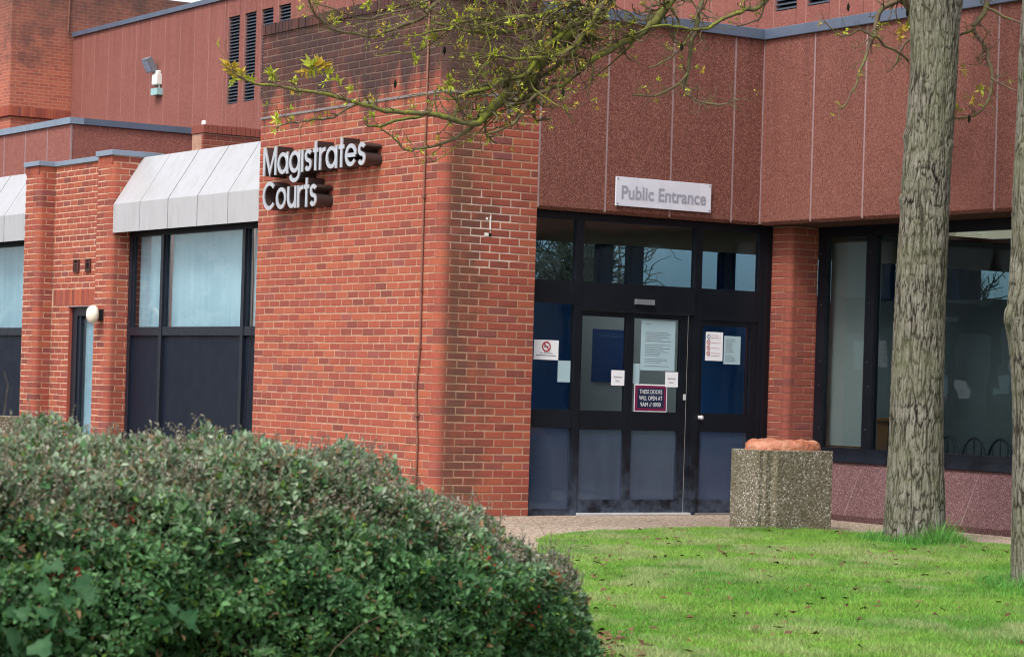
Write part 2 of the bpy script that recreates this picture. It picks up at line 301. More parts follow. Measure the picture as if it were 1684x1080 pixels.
# ---------------------------------------------------------------- mesh helpers
def link(name, me, mat, parent=None, loc=None, rotz=0.0, scale=None):
    o = bpy.data.objects.new(name, me); COL.objects.link(o)
    if mat is not None and (not me.materials): me.materials.append(M[mat] if isinstance(mat, str) else mat)
    if loc is not None: o.location = loc
    o.rotation_euler = (0, 0, rotz)
    if scale is not None: o.scale = scale
    if parent is not None:
        o.parent = parent
        if parent.type == 'EMPTY': o.matrix_parent_inverse = Matrix.Translation(-parent.location)
    return o
def tag(o, label=None, cat=None, group=None, kind=None):
    if label: o['label'] = label
    if cat: o['category'] = cat
    if group: o['group'] = group
    if kind: o['kind'] = kind
    return o
def thing(name, loc, label, cat, group=None):
    o = bpy.data.objects.new(name, None); o.empty_display_size = 0.1; COL.objects.link(o); o.location = [float(v) for v in loc]
    return tag(o, label, cat, group)
def mesh(name, V, Fc, smooth=False):
    me = bpy.data.meshes.new(name); me.from_pydata([tuple(map(float, v)) for v in V], [], Fc); me.update()
    if smooth: me.polygons.foreach_set('use_smooth', [True] * len(me.polygons))
    return me
class MB:
    def __init__(s): s.V = []; s.F = []
    def add(s, V, Fc):
        b = len(s.V); s.V += [tuple(v) for v in V]; s.F += [tuple(i + b for i in f) for f in Fc]; return s
    def box(s, a, b):
        x0, x1 = sorted((a[0], b[0])); y0, y1 = sorted((a[1], b[1])); z0, z1 = sorted((a[2], b[2]))
        return s.add([(x0, y0, z0), (x1, y0, z0), (x1, y1, z0), (x0, y1, z0), (x0, y0, z1), (x1, y0, z1), (x1, y1, z1), (x0, y1, z1)],
                     [(0, 3, 2, 1), (4, 5, 6, 7), (0, 1, 5, 4), (1, 2, 6, 5), (2, 3, 7, 6), (3, 0, 4, 7)])
    def prism(s, pts, z0, z1):
        n = len(pts); V = [(p[0], p[1], z0) for p in pts] + [(p[0], p[1], z1) for p in pts]
        return s.add(V, [tuple(range(n - 1, -1, -1)), tuple(range(n, 2 * n))] + [(i, (i + 1) % n, n + (i + 1) % n, n + i) for i in range(n)])
    def tube(s, P, R, n=8, cap=True):
        P = np.asarray(P, float); R = np.broadcast_to(np.asarray(R, float), (len(P),)); T = np.gradient(P, axis=0); T /= np.linalg.norm(T, axis=1)[:, None] + 1e-9
        a = np.array([0, 0, 1.0]) if abs(T[0][2]) < 0.9 else np.array([1.0, 0, 0]); V = []
        for i in range(len(P)):
            a = a - T[i] * (a @ T[i]); a /= np.linalg.norm(a) + 1e-9; b = np.cross(T[i], a)
            for j in range(n):
                q = 2 * PI * j / n; V.append(P[i] + R[i] * (math.cos(q) * a + math.sin(q) * b))
        Fc = [(i * n + j, i * n + (j + 1) % n, (i + 1) * n + (j + 1) % n, (i + 1) * n + j) for i in range(len(P) - 1) for j in range(n)]
        if cap: Fc += [tuple(range(n - 1, -1, -1)), tuple(range((len(P) - 1) * n, len(P) * n))]
        return s.add(V, Fc)
    def lathe(s, prof, c, axis, n=20):
        """profile [(radius, height along axis)]"""
        axis = np.asarray(axis, float); a = np.array([0, 0, 1.0]) if abs(axis[2]) < 0.9 else np.array([1.0, 0, 0]); a = a - axis * (a @ axis); a /= np.linalg.norm(a); b = np.cross(axis, a); V = []
        for (r, h) in prof:
            for j in range(n):
                q = 2 * PI * j / n; V.append(np.asarray(c, float) + axis * h + r * (math.cos(q) * a + math.sin(q) * b))
        Fc = [(i * n + j, i * n + (j + 1) % n, (i + 1) * n + (j + 1) % n, (i + 1) * n + j) for i in range(len(prof) - 1) for j in range(n)]
        Fc += [tuple(range(n - 1, -1, -1)), tuple(range((len(prof) - 1) * n, len(prof) * n))]
        return s.add(V, Fc)
    def build(s, name, mat, parent=None, smooth=False, **kw): return link(name, mesh(name, s.V, s.F, smooth), mat, parent, **kw)
def box(name, a, b, mat, parent=None): return MB().box(a, b).build(name, mat, parent)
def bevel(o, w=0.004, seg=2):
    m = o.modifiers.new('bevel', 'BEVEL'); m.width = w; m.segments = seg; m.limit_method = 'ANGLE'; return o
def fast_mesh(name, V, nper, tris, cols=None, attr='col'):
    """V (N*nper,3) numpy, tris: list of index tuples within one piece; cols (N,3) per piece"""
    V = np.asarray(V, np.float32); N = len(V) // nper; T = np.asarray(tris, np.int32); nt_ = len(T)
    idx = (T[None] + (np.arange(N, dtype=np.int32) * nper)[:, None, None]).reshape(-1)
    me = bpy.data.meshes.new(name); me.vertices.add(len(V)); me.vertices.foreach_set('co', V.reshape(-1))
    me.loops.add(len(idx)); me.loops.foreach_set('vertex_index', idx); k_ = T.shape[1]
    me.polygons.add(N * nt_); me.polygons.foreach_set('loop_start', np.arange(N * nt_, dtype=np.int32) * k_)
    if hasattr(me.polygons[0], 'loop_total'):
        try: me.polygons.foreach_set('loop_total', np.full(N * nt_, k_, np.int32))
        except Exception: pass
    if cols is not None:
        at_ = me.attributes.new(attr, 'FLOAT_COLOR', 'POINT'); c4 = np.ones((len(V), 4), np.float32); c4[:, :3] = np.repeat(cols, nper, axis=0) if len(cols) == N else cols
        at_.data.foreach_set('color', c4.reshape(-1))
    me.update(calc_edges=True); me.validate(); return me
def vnoise(P, seed=0):
    """value noise, P (N,3) -> 0..1"""
    P = np.asarray(P, float); I = np.floor(P).astype(np.int64); f = P - I; f = f * f * (3 - 2 * f); out = 0
    def h(i, j, k_):
        n = (i * 374761393 + j * 668265263 + k_ * 2147483647 + seed * 974711) & 0xffffffff
        n = ((n ^ (n >> 13)) * 1274126177) & 0xffffffff; n = (n ^ (n >> 16)) & 0xffffffff
        return n / 4294967295.0
    for a in (0, 1):
        for b in (0, 1):
            for c_ in (0, 1):
                w = (f[:, 0] if a else 1 - f[:, 0]) * (f[:, 1] if b else 1 - f[:, 1]) * (f[:, 2] if c_ else 1 - f[:, 2])
                out = out + w * h(I[:, 0] + a, I[:, 1] + b, I[:, 2] + c_)
    return out
def fbm(P, o=4, seed=0):
    s_, a, t = 0, 0.5, 0; P = np.asarray(P, float)
    for i in range(o): s_ = s_ + a * vnoise(P * 2 ** i, seed + i); t += a; a *= 0.5
    return s_ / t
def text_mesh(body, width, height, bold=0.0, extrude=0.0006):
    cu = bpy.data.curves.new('text', 'FONT'); cu.body = body; cu.size = 1.0; cu.offset = bold; cu.extrude = 0.0; cu.align_x = 'CENTER'; cu.align_y = 'CENTER'; cu.resolution_u = 4
    ob = bpy.data.objects.new('text', cu); COL.objects.link(ob); dg = bpy.context.evaluated_depsgraph_get(); dg.update()
    me = bpy.data.meshes.new_from_object(ob.evaluated_get(dg)); bpy.data.objects.remove(ob)
    co = np.empty(len(me.vertices) * 3); me.vertices.foreach_get('co', co); co = co.reshape(-1, 3)
    mn, mx = co.min(0), co.max(0); sc = (mx - mn); sc[sc == 0] = 1
    co = (co - (mn + mx) / 2) / sc; co[:, 0] *= width; co[:, 1] *= height; co[:, 2] = 0
    Fc = [tuple(p.vertices) for p in me.polygons]; bpy.data.meshes.remove(me); return co, Fc
def text_on_B(body, xc, zc, y, width, height, mat, parent, bold=0.0, name='lettering'):
    """text lying on a wall that faces -Y"""
    co, Fc = text_mesh(body, width, height, bold); V = [(xc + p[0], y, zc + p[1]) for p in co]
    return link(name, mesh(name, V, Fc), mat, parent)

# ---------------------------------------------------------------- brickwork
BL, BH, BD, J = 0.215, 0.065, 0.055, 0.010
def brick_template(sd):
    r_ = random.Random(sd); e = 0.005; j = lambda a: r_.uniform(-a, a)
    V = []
    for (x, z) in ((-.5, -.5), (.5, -.5), (.5, .5), (-.5, .5)): V.append((x * BL, -BD, z * BH))
    for (x, z) in ((-.5, -.5), (.5, -.5), (.5, .5), (-.5, .5)): V.append((x * BL + j(.0015), -e + j(.001), z * BH + j(.0015)))
    for (x, z) in ((-.5, -.5), (.5, -.5), (.5, .5), (-.5, .5)): V.append((x * (BL - 2 * e) + j(.002), j(.0012), z * (BH - 2 * e) + j(.001)))
    Fc = [(8, 11, 10, 9)] + [(4 + i, 8 + i, 8 + (i + 1) % 4, 4 + (i + 1) % 4)[::-1] for i in range(4)] + [(i, 4 + i, 4 + (i + 1) % 4, (i + 1) % 4)[::-1] for i in range(4)]
    return V, [f[::-1] for f in Fc]
BT = [brick_template(i) for i in range(6)]
def corner_template(la, lb, R):
    """bullnose corner brick, corner at origin, legs along +Y (la) and +X (lb), outside is -X / -Y"""
    arc = [(R - R * math.cos(t), R - R * math.sin(t)) for t in np.linspace(0, PI / 2, 7)]
    out = [(0, la)] + arc + [(lb, 0)]; inn = [(lb, BD), (BD + .02, BD + .02), (BD, la)] if R < BD else [(lb, BD), (R * .8, R * .8), (BD, la)]
    mb = MB(); mb.prism(out + inn, -BH / 2, BH / 2); return mb.V, mb.F
BRICK_MESH = {}
def shared(mat, key, V, Fc):
    kk = (mat, key)
    if kk not in BRICK_MESH:
        me = mesh('brick', V, Fc); me.materials.append(M[mat]); BRICK_MESH[kk] = me
    return BRICK_MESH[kk]
class Masonry:
    """collects bricks of one thing; the 300 that show largest become objects, the rest one joined part"""
    def __init__(s): s.items = []
    def run(s, origin, ux, length, z0, ncourse, offset=0.0, corner=None, height=BH, skip=None, jit=0.0015):
        """face run: origin at u=0, direction ux in ('A' +Y facing -X, 'B' -> +X facing -Y)"""
        for c in range(ncourse):
            z = z0 + c * (BH + J) + BH / 2 + J / 2
            odd = c % 2; u = 0.0
            if corner is not None: u = (corner[odd] + J)
            else:
                first = (BL - J) / 2 if odd else BL
                first = first if offset == 0 else offset
            firstdone = corner is not None
            while u < length - 0.02:
                L = BL if firstdone else first
                firstdone = True
                L = min(L, length - u)
                if L > 0.025 and not (skip and skip(u + L / 2, z)): s.face(origin, ux, u + L / 2, z, L, BH, jit)
                u += L + J
    def face(s, origin, ux, uc, z, L, H, jit=0.0015):
        d = random.uniform(-jit, jit)
        if ux == 'A': p = (origin[0] + d, origin[1] + uc, z); rz = PI / 2
        else: p = (origin[0] + uc, origin[1] + d, z); rz = PI
        s.items.append(dict(t='b', p=p, rz=rz, sx=L / BL, sz=H / BH, v=random.randrange(6), ux=ux))
    def corner(s, p, odd, la, lb, R): s.items.append(dict(t='c', p=p, rz=0.0, sx=1, sz=1, key=(odd, la, lb, R), ux='C'))
    def size(s, it):
        P = np.array(it['p'])
        if it['ux'] == 'A': a, b = P + [0, -it['sx'] * BL / 2, 0], P + [0, it['sx'] * BL / 2, 0]
        elif it['ux'] == 'B': a, b = P - [it['sx'] * BL / 2, 0, 0], P + [it['sx'] * BL / 2, 0, 0]
        else: a, b = P + [0, it['key'][1], 0], P + [it['key'][2], 0, 0]
        pa, pb = proj(a), proj(b); cx, cy = (pa[0] + pb[0]) / 2, (pa[1] + pb[1]) / 2
        hid = cx < 5 or cx > 1680 or cy < 5 or cy > 850 or (cx < 700 and cy > 690 + max(0, cx - 480) * .35)
        return (0 if hid else 1000) + abs(pb[0] - pa[0]) * it['sz']
    def build(s, root, mat_one, mat_join, limit=300):
        it = sorted(s.items, key=s.size, reverse=True)
        for b in it[:limit]:
            if b['t'] == 'b': me = shared(mat_one, b['v'], *BT[b['v']])
            else: me = shared(mat_one, b['key'], *corner_template(*b['key'][1:]))
            link('brick', me, None, root, loc=b['p'], rotz=b['rz'], scale=(b['sx'], 1, b['sz']))
        if len(it) > limit:
            mb = MB()
            for b in it[limit:]:
                V, Fc = BT[b['v']] if b['t'] == 'b' else corner_template(*b['key'][1:])
                c, s_ = math.cos(b['rz']), math.sin(b['rz']); px, py, pz = b['p']
                mb.add([(px + c * x * b['sx'] - s_ * y, py + s_ * x * b['sx'] + c * y, pz + z * b['sz']) for (x, y, z) in V], Fc)
            tag(mb.build('brick_facing', mat_join, root), kind='stuff')
def arc_poly(cx, cy, R, ins):
    return [(cx + ins + R - R * math.cos(t), cy + ins + R - R * math.sin(t)) for t in np.linspace(0, PI / 2, 8)]

# ================================================================= SETTING
def sheet(name, pts, z, mat):
    return tag(link(name, mesh(name, [(p[0], p[1], z) for p in pts], [tuple(range(len(pts)))]), mat), kind='structure')
sheet('ground', [(-900, -900), (900, -900), (900, 900), (-900, 900)], -0.012, 'asphalt')
sheet('paving', [(-14, -9), (14, -9), (14, 0.45), (4.6, 0.45), (4.6, 4.0), (-14, 16)], 0.0, 'paving_aggregate')
LAWN0 = [(-22, -8.0), (-9, -9.5), (-4.6, -8.4), (-2.2, -5.1), (-1.25, -3.7), (-0.75, -3.0), (0.1, -2.42), (0.8, -2.16), (1.4, -2.08), (2.0, -2.2), (2.72, -2.62), (2.95, -3.3), (3.05, -4.2), (3.5, -6), (4, -9), (2, -16), (-3, -26), (-26, -26)]
LAWN = []
for (p0, p1) in zip(LAWN0, LAWN0[1:] + LAWN0[:1]):
    n_ = max(1, int(math.dist(p0, p1) / .06)) if max(p0[1], p1[1]) > -9 and min(p0[0], p1[0]) > -6 else 1
    for i_ in range(n_):
        t_ = i_ / n_; j_ = .022 if n_ > 1 else 0; LAWN.append((p0[0] + (p1[0] - p0[0]) * t_ + random.gauss(0, j_), p0[1] + (p1[1] - p0[1]) * t_ + random.gauss(0, j_)))
sheet('lawn', LAWN, 0.006, 'lawn_soil')

# ================================================================= BRICK TOWER
R = 0.10; TA, TB, TH = 3.80, 1.09, 4.95
NC = 66
tower = thing('brick_tower', (0.5, 1.9, 0), 'red brick tower block with rounded corner and soot-blackened top', 'tower')
core = arc_poly(0, 0, R, 0.0035) + [(TB, 0.0035), (TB, TA), (0.0035, TA)]
MB().prism(core, -0.05, TH).build('mortar', 'mortar', tower)
ms = Masonry()
for c in range(NC):
    z = c * 0.075 + 0.0375; odd = c % 2
    ms.corner((0, 0, z), odd, 0.1025 if odd else BL, BL if odd else 0.1025, R)
hole = lambda u, z: abs(u - 0.54) < 0.0 and abs(z - 2.7) < 0.0
ms.run((0, 0), 'A', TA, 0, NC, corner=(BL, 0.1025)); ms.run((0, 0), 'B', TB, 0, NC, corner=(0.1025, BL))
ms.build(tower, 'brick_single', 'brick_joined')
cp = MB()                                                             # brick-on-edge coping, one brick each
for i in range(int(TA / 0.075)):
    y = 0.04 + i * 0.075; tone = box('coping_brick', (-0.022 + random.uniform(-.004, .004), y + .005, TH + 0.008), (0.30, y + .070, TH + 0.118 + random.uniform(-.004, .004)), 'brick_single', tower)
for i in range(int(TB / 0.075)):
    x = 0.02 + i * 0.075; box('coping_brick', (x + .005, -0.022 + random.uniform(-.004, .004), TH + 0.008), (x + .070, 0.036, TH + 0.118), 'brick_single', tower)
box('coping_bed', (0.004, 0.004, TH), (0.9, TA - .01, TH + 0.10), 'mortar', tower)
fl = MB(); zf = 4.065
for (a, b) in (((-0.010, R, zf - .012), (0.002, TA, zf + .012)), ((R, -0.010, zf - .012), (TB, 0.002, zf + .012))): fl.box(a, b)
pts = [(R - (R + .01) * math.cos(t), R - (R + .01) * math.sin(t)) for t in np.linspace(0, PI / 2, 8)]; pin = [(R - (R - .004) * math.cos(t), R - (R - .004) * math.sin(t)) for t in np.linspace(PI / 2, 0, 8)]
fl.prism(pts + pin, zf - .012, zf + .012); fl.box((0.56, -.014, zf - .075), (0.80, 0.0, zf + .022)); fl.box((0.70, -.016, zf - .16), (0.76, 0.0, zf - .08))
fl.build('flashing', 'lead', tower)
pl = MB(); pl.box((0.49, -.004, 2.705), (0.535, .0, 2.735)).box((0.545, -.004, 2.77), (0.560, .0, 2.90)); pl.box((0.50, -.004, 2.86), (0.525, 0, 2.885)).build('plaster_patch', 'white_paint', tower)
hm = MB(); hm.lathe([(0.018, 0.0), (0.018, 0.006)], (0.553, 0.001, 2.718), (0, -1, 0), 10); hm.build('fixing_hole', 'cavity', tower)

# conduit running down the tower
cpth = [(-.016, .316, 5.03), (-.016, .316, 3.8), (-.016, .313, 2.8), (-.016, .306, 1.9), (-.016, .303, 1.62), (-.018, .320, 1.45), (-.018, .345, 1.25), (-.016, .33, 0.95), (-.016, .30, 0.72), (-.016, .295, 0.04)]
cdt = thing('conduit', (-.016, .31, 0), 'thin brown conduit clipped down the brick tower beside its rounded corner', 'conduit')
MB().tube(cpth, 0.011, 8).build('pipe', 'conduit', cdt, True)
for z in (4.6, 3.9, 3.05, 2.15, 1.6, 0.95): box('clip', (-.032, .29, z), (0.0, .34, z + .025), 'conduit', cdt)

# ================================================================= RAISED LETTERING
def ribbon(pts, w, closed=False):
    P = np.array(pts, float); n = len(P); Lf, Rt = [], []
    for i in range(n):
        a = P[(i - 1) % n] if (closed or i > 0) else P[i]; b = P[(i + 1) % n] if (closed or i < n - 1) else P[i]
        d1 = P[i] - a; d2 = b - P[i]; d1 = d1 / (np.linalg.norm(d1) + 1e-9) if np.linalg.norm(d1) > 0 else d2 / np.linalg.norm(d2); d2 = d2 / np.linalg.norm(d2) if np.linalg.norm(d2) > 0 else d1
        n1 = np.array([-d1[1], d1[0]]); n2 = np.array([-d2[1], d2[0]]); m = n1 + n2; m /= np.linalg.norm(m) + 1e-9; s_ = w / 2 / max(0.5, m @ n1)
        Lf.append(P[i] + m * s_); Rt.append(P[i] - m * s_)
    return Lf, Rt
def arcp(cx, cy, rx, ry, a0, a1, n=22): return [(cx + rx * math.cos(math.radians(a)), cy + ry * math.sin(math.radians(a))) for a in np.linspace(a0, a1, n)]
w = 0.138; XH = 0.76; q = XH / 2; h2 = w / 2
ring = lambda cx: (arcp(cx, q, q - h2, q - h2, 0, 360, 29)[:-1], True)
def S(cx, xh, wd):
    r_ = (xh - w) / 4; rx = wd / 2 - h2
    return (arcp(cx, xh - h2 - r_, rx, r_, 25, 270, 16) + arcp(cx, h2 + r_, rx, r_, 90, -155, 16)[1:], False)
GL = {
 'M': (0.98, [([(h2, 0), (h2, 1)], False), ([(.98 - h2, 0), (.98 - h2, 1)], False), ([(h2 + .02, .98), (.49, .09), (.96 - h2, .98)], False)]),
 'a': (0.78, [ring(q), ([(.78 - h2, 0), (.78 - h2, XH)], False)]),
 'g': (0.78, [ring(q), ([(.78 - h2, XH), (.78 - h2, -.02)] + arcp(q + .005, -.02, .78 - h2 - q - .005, .24, 0, -165, 14)[1:], False)]),
 'i': (0.16, [([(h2, 0), (h2, XH)], False)]),
 's': (0.48, [S(.24, XH, .48)]),
 't': (0.36, [([(.19, 0), (.19, 1.0)], False), ([(0, XH - h2), (.36, XH - h2)], False)]),
 'r': (0.38, [([(h2, 0), (h2, XH)], False), (arcp(.40, XH - h2 - .26, .40 - h2, .26, 180, 88, 10), False)]),
 'e': (0.78, [(arcp(q, q, q - h2, q - h2, 0, 325, 26), False), ([(h2, q), (.76 - h2, q)], False)]),
 'C': (0.92, [(arcp(.5, .5, .5 - h2, .5 - h2, 42, 318, 28), False)]),
 'o': (0.78, [ring(q + .01)]),
 'u': (0.66, [([(h2, XH), (h2, .33)] + arcp(.33, .33, .33 - h2, .33 - h2, 180, 360, 14)[1:] + [(.66 - h2, XH)], False), ([(.66 - h2, 0), (.66 - h2, .3)], False)])}
sign = thing('wall_lettering', (-0.1, 2.2, 3.04), 'raised silver letters with deep bronze sides reading Magistrates Courts on brick tower', 'sign')
CAP, DEP = 0.30, 0.20
def lettering(word, y_left, width, zbase):
    gap = 0.085; tot = sum(GL[ch][0] for ch in word) + gap * (len(word) - 1); sx = width / tot; u = 0.0
    for ch in word:
        wd, strokes = GL[ch]; side = MB(); facem = MB()
        for si, (pts, cl) in enumerate(strokes):
            Lf, Rt = ribbon(pts, w, cl); n = len(pts); xo = si * 0.0012
            f3 = lambda p, x: (x, y_left - (u + p[0]) * sx, zbase + p[1] * CAP)
            for mb, xa, xb in ((side, -DEP + .012 + xo, -0.002), (facem, -DEP + xo, -DEP + .012 + xo)):
                V = [f3(p, xa) for p in Lf] + [f3(p, xa) for p in Rt] + [f3(p, xb) for p in Lf] + [f3(p, xb) for p in Rt]; Fc = []
                rngn = range(n) if cl else range(n - 1)
                for i in rngn:
                    j = (i + 1) % n
                    Fc += [(i, j, n + j, n + i), (i, 2 * n + i, 2 * n + j, j), (n + i, n + j, 3 * n + j, 3 * n + i)]
                if not cl: Fc += [(0, n, 3 * n, 2 * n), (n - 1, 3 * n - 1, 4 * n - 1, 2 * n - 1)]
                mb.add(V, Fc)
        lo = side.build('letter', 'letter_return', sign); facem.build('letter_face', 'letter_face', lo)
        u += wd + gap
lettering('Magistrates', 3.335, 2.175, 3.405); lettering('Courts', 3.325, 1.185, 3.040)

# ================================================================= ENTRANCE FASCIA
XF = 3.868; FB, FT = 3.01, 4.93
fasc = thing('entrance_fascia', (2.5, 0, FB), 'red pebble-dash fascia panels with blue-grey coping over the public entrance', 'fascia')
jx = [1.098, 1.90, 2.70, 3.49, XF]
def chamfer_panel_B(x0, x1, parent):
    g = 0.006; prof = [(0.0, FT), (0.0, FB + .03), (0.03, FB), (0.09, FB), (0.09, FT)]
    V = [(x, p[0], p[1]) for x in (x0 + g, x1 - g) for p in prof]; n = 5
    Fc = [tuple(range(n)), tuple(range(2 * n - 1, n - 1, -1))] + [(i, n + i, n + (i + 1) % n, (i + 1) % n) for i in range(n)]
    return link('panel', mesh('panel', V, Fc), 'pebble_red', parent)
def chamfer_panel_A(y0, y1, parent):
    g = 0.006; prof = [(XF, FT), (XF, FB + .03), (XF + .03, FB), (XF + .09, FB), (XF + .09, FT)]
    V = [(p[0], y, p[1]) for y in (y0 + g, y1 - g) for p in prof]; n = 5
    Fc = [tuple(range(n - 1, -1, -1)), tuple(range(n, 2 * n))] + [(i, (i + 1) % n, n + (i + 1) % n, n + i) for i in range(n)]
    return link('panel', mesh('panel', V, Fc), 'pebble_red', parent)
for a, b in zip(jx[:-1], jx[1:]): chamfer_panel_B(a, b, fasc)
jy = [0.0, -0.81, -1.60, -2.40, -3.44, -4.24, -5.04, -5.84, -6.64]
for a, b in zip(jy[:-1], jy[1:]): chamfer_panel_A(b, a, fasc)
for x in jx[:-1]: box('joint', (x - .010, -.001, FB + .012), (x + .010, .085, FT - .002), 'sealant', fasc)
for y in jy[1:]: box('joint', (XF - .001, y - .010, FB + .012), (XF + .085, y + .010, FT - .002), 'sealant', fasc)
box('joint', (XF - .011, -.008, FB + .01), (XF + .02, .06, FT - .003), 'sealant', fasc)
box('soffit', (1.10, .088, FB + .006), (14, .20, FB + .05), 'soffit', fasc); box('soffit', (XF + .088, -6.6, FB + .004), (4.62, .087, FB + .05), 'soffit', fasc)
cpg = MB(); cpg.box((TB + .004, -.035, FT - .004), (XF - .002, .16, FT + .105)); bevel(cpg.build('coping', 'coping', fasc), .006)
ja = [-.012, -1.25, -3.7, -6.7]
for a, b in zip(ja[:-1], ja[1:]): bevel(box('coping', (XF - .037, b + .003, FT - .005), (XF + .16, a - .003, FT + .104), 'coping', fasc), .006)
box('backing', (1.10, .095, FB + .055), (XF + .12, .20, FT - .01), 'cavity', fasc); box('backing', (XF + .095, -6.6, FB + .055), (XF + .20, .09, FT - .01), 'cavity', fasc)

# public entrance sign
sg = thing('entrance_sign', (2.6, -.02, 3.09), 'white metal plate lettered Public Entrance in grey on the pebble-dash fascia', 'sign')
bevel(box('plate', (2.008, -.030, 3.094), (3.202, -.012, 3.385), 'sign_plate', sg), .003)
text_on_B('Public Entrance', 2.605, 3.232, -.0325, 1.06, 0.135, 'sign_letter_grey', sg, 0.022)
for (x, z) in ((2.03, 3.365), (3.18, 3.365), (2.03, 3.115), (3.18, 3.115)): MB().lathe([(.008, 0), (.006, .006)], (x, -.030, z), (0, -1, 0), 8).build('screw', 'grey_metal', sg)

# ================================================================= BRICK COLUMN
CXa, CXb, CYa, CYb = 4.13, 4.50, -0.20, 0.16
colm = thing('brick_column', (4.3, 0, 0), 'red brick column with rounded corner between glazed doors and wide window', 'column')
MB().prism(arc_poly(CXa, CYa, .06, .006) + [(CXb, CYa + .006), (CXb, CYb), (CXa + .006, CYb)], -.05, FB).build('mortar', 'mortar_dark', colm)
ms = Masonry()
for c in range(40):
    z = c * .075 + .0375; odd = c % 2; ms.corner((CXa, CYa, z), odd, .1025 if odd else BL, BL if odd else .1025, .06)
ms.run((CXa, CYa), 'A', CYb - CYa, 0, 40, corner=(BL, .1025)); ms.run((CXa, CYa), 'B', CXb - CXa, 0, 40, corner=(.1025, BL))
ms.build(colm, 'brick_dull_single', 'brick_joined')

# ================================================================= ENTRANCE DOORS
Y0, Y1 = 0.10, 0.165; YG = 0.130
ent = thing('entrance_screen', (2.6, .13, 0), 'black framed glazed entrance screen with automatic sliding doors', 'doors')
def bar(name, x0, x1, z0, z1, y0=Y0, y1=Y1, mat='frame_black', parent=ent): return box(name, (x0, y0, z0), (x1, y1, z1), mat, parent)
def pane(x0, x1, z0, z1, mat='glass_door', parent=ent, y=YG): return box('pane', (x0, y, z0), (x1, y + .006, z1), mat, parent)
XL, XR = 1.092, 4.126
bar('head', XL, XR, 2.935, FB + .004)
bar('jamb', XL, 1.15, 0, 2.934); bar('jamb', 3.96, XR, 0, 2.934); bar('jamb', 4.03, 4.075, 0, 2.93, .085, .099)
bar('mullion', 1.645, 1.725, 0, 2.934, .094, .166); bar('mullion', 3.12, 3.21, 0, 2.934, .094, .166)
bar('transom', 1.151, 1.644, 2.095, 2.325); bar('header', 1.726, 3.119, 2.045, 2.325, .075, .165); bar('transom', 3.211, 3.959, 2.00, 2.325)
for (a, b) in ((1.15, 1.645), (1.725, 3.12), (3.21, 3.96)): pane(a + .001, b - .001, 2.326, 2.934)
sens = box('motion_sensor', (2.352, .045, 2.125), (2.585, .074, 2.178), 'grey_metal', ent)
# fixed side light
bar('rail', 1.151, 1.644, .868, 1.048); bar('rail', 1.151, 1.644, .0, .062)
pane(1.151, 1.644, 1.049, 2.094); pane(1.151, 1.644, .063, .867, 'glass_film')
def door(x0, x1, zt, gl, gr, y0, name='door'):
    mb = MB(); y1 = y0 + .045
    mb.box((x0, y0, .016), (gl, y1, zt)); mb.box((gr, y0, .016), (x1, y1, zt))
    for (a, b) in ((.016, .158), (.856, 1.046), (zt - .055, zt)): mb.box((gl, y0 + .001, a), (gr, y1 - .001, b))
    d = mb.build(name, 'frame_black', ent)
    box('pane', (gl - .004, y0 + .02, .155), (gr + .004, y0 + .026, .86), 'glass_film', d); box('pane', (gl - .004, y0 + .02, 1.043), (gr + .004, y0 + .026, zt - .052), 'glass_door', d)
    return d
d1 = door(1.728, 2.330, 2.042, 1.742, 2.285, .105); d2 = door(2.332, 3.056, 2.042, 2.380, 2.965, .105)
box('lock', (3.02, .090, 1.175), (3.045, .104, 1.235), 'threshold', d2)
bar('gasket', 3.058, 3.064, .02, 2.04, .110, .14, 'white_paint'); bar('jamb', 3.066, 3.119, 0, 2.044, .105, .16)
d3 = door(3.214, 3.957, 1.998, 3.255, 3.880, .110); MB().lathe([(.022, 0), (.022, .012), (.010, .02), (.010, .035), (.024, .05), (.018, .065)], (3.232, .110, 1.0), (0, -1, 0), 12).build('handle', 'threshold', d3, True)
bar('threshold', 1.726, 3.119, .003, .026, .05, .16, 'threshold'); bar('threshold', 3.211, 3.959, .003, .022, .06, .16, 'lead')

# notices on the glass
def notice(name, label, cat, x0, x1, z0, z1, mat='paper', y=0.122):
    t = thing(name, ((x0 + x1) / 2, y, z0), label, cat); box('sheet', (x0, y - .002, z0), (x1, y, z1), mat, t); return t, y - .0035
def lines(t, y, x0, x1, z0, z1, n, mat='ink_grey', th=.004):
    mb = MB(); r_ = random.Random(n)
    for i in range(n):
        z = z1 - (z1 - z0) * (i + .5) / n
        if r_.random() < .12: continue
        mb.box((x0, y, z), (x0 + (x1 - x0) * r_.uniform(.55, 1), y + .001, z + th))
    return mb.build('print', mat, t)
def roundel(t, y, x, z, r_, mat='ink_red'):
    mb = MB(); P = [(x + r_ * math.cos(a), y, z + r_ * math.sin(a)) for a in np.linspace(0, 2 * PI, 25)]
    mb.tube(P, r_ * .16, 4, False); mb.tube([(x - r_ * .7, y, z + r_ * .7), (x, y, z), (x + r_ * .7, y, z - r_ * .7)], r_ * .13, 4); return mb.build('prohibition_symbol', mat, t)
t, y = notice('no_smoking_notice', 'white notice with red no smoking symbol on fixed glass beside brick tower', 'notice', 1.182, 1.474, 1.535, 1.73)
roundel(t, y, 1.328, 1.665, .045, 'ink_red'); box('cigarette', (1.30, y, 1.660), (1.355, y + .001, 1.670), 'ink', t); text_on_B('No Smoking', 1.328, 1.600, y, .15, .018, 'ink', t); lines(t, y, 1.21, 1.45, 1.545, 1.585, 2, 'ink', .006)
t, y = notice('blue_paper', 'blank pale blue sheet stuck on fixed glass below the no smoking notice', 'paper', 1.478, 1.628, 1.320, 1.533, 'paper_blue', .128)
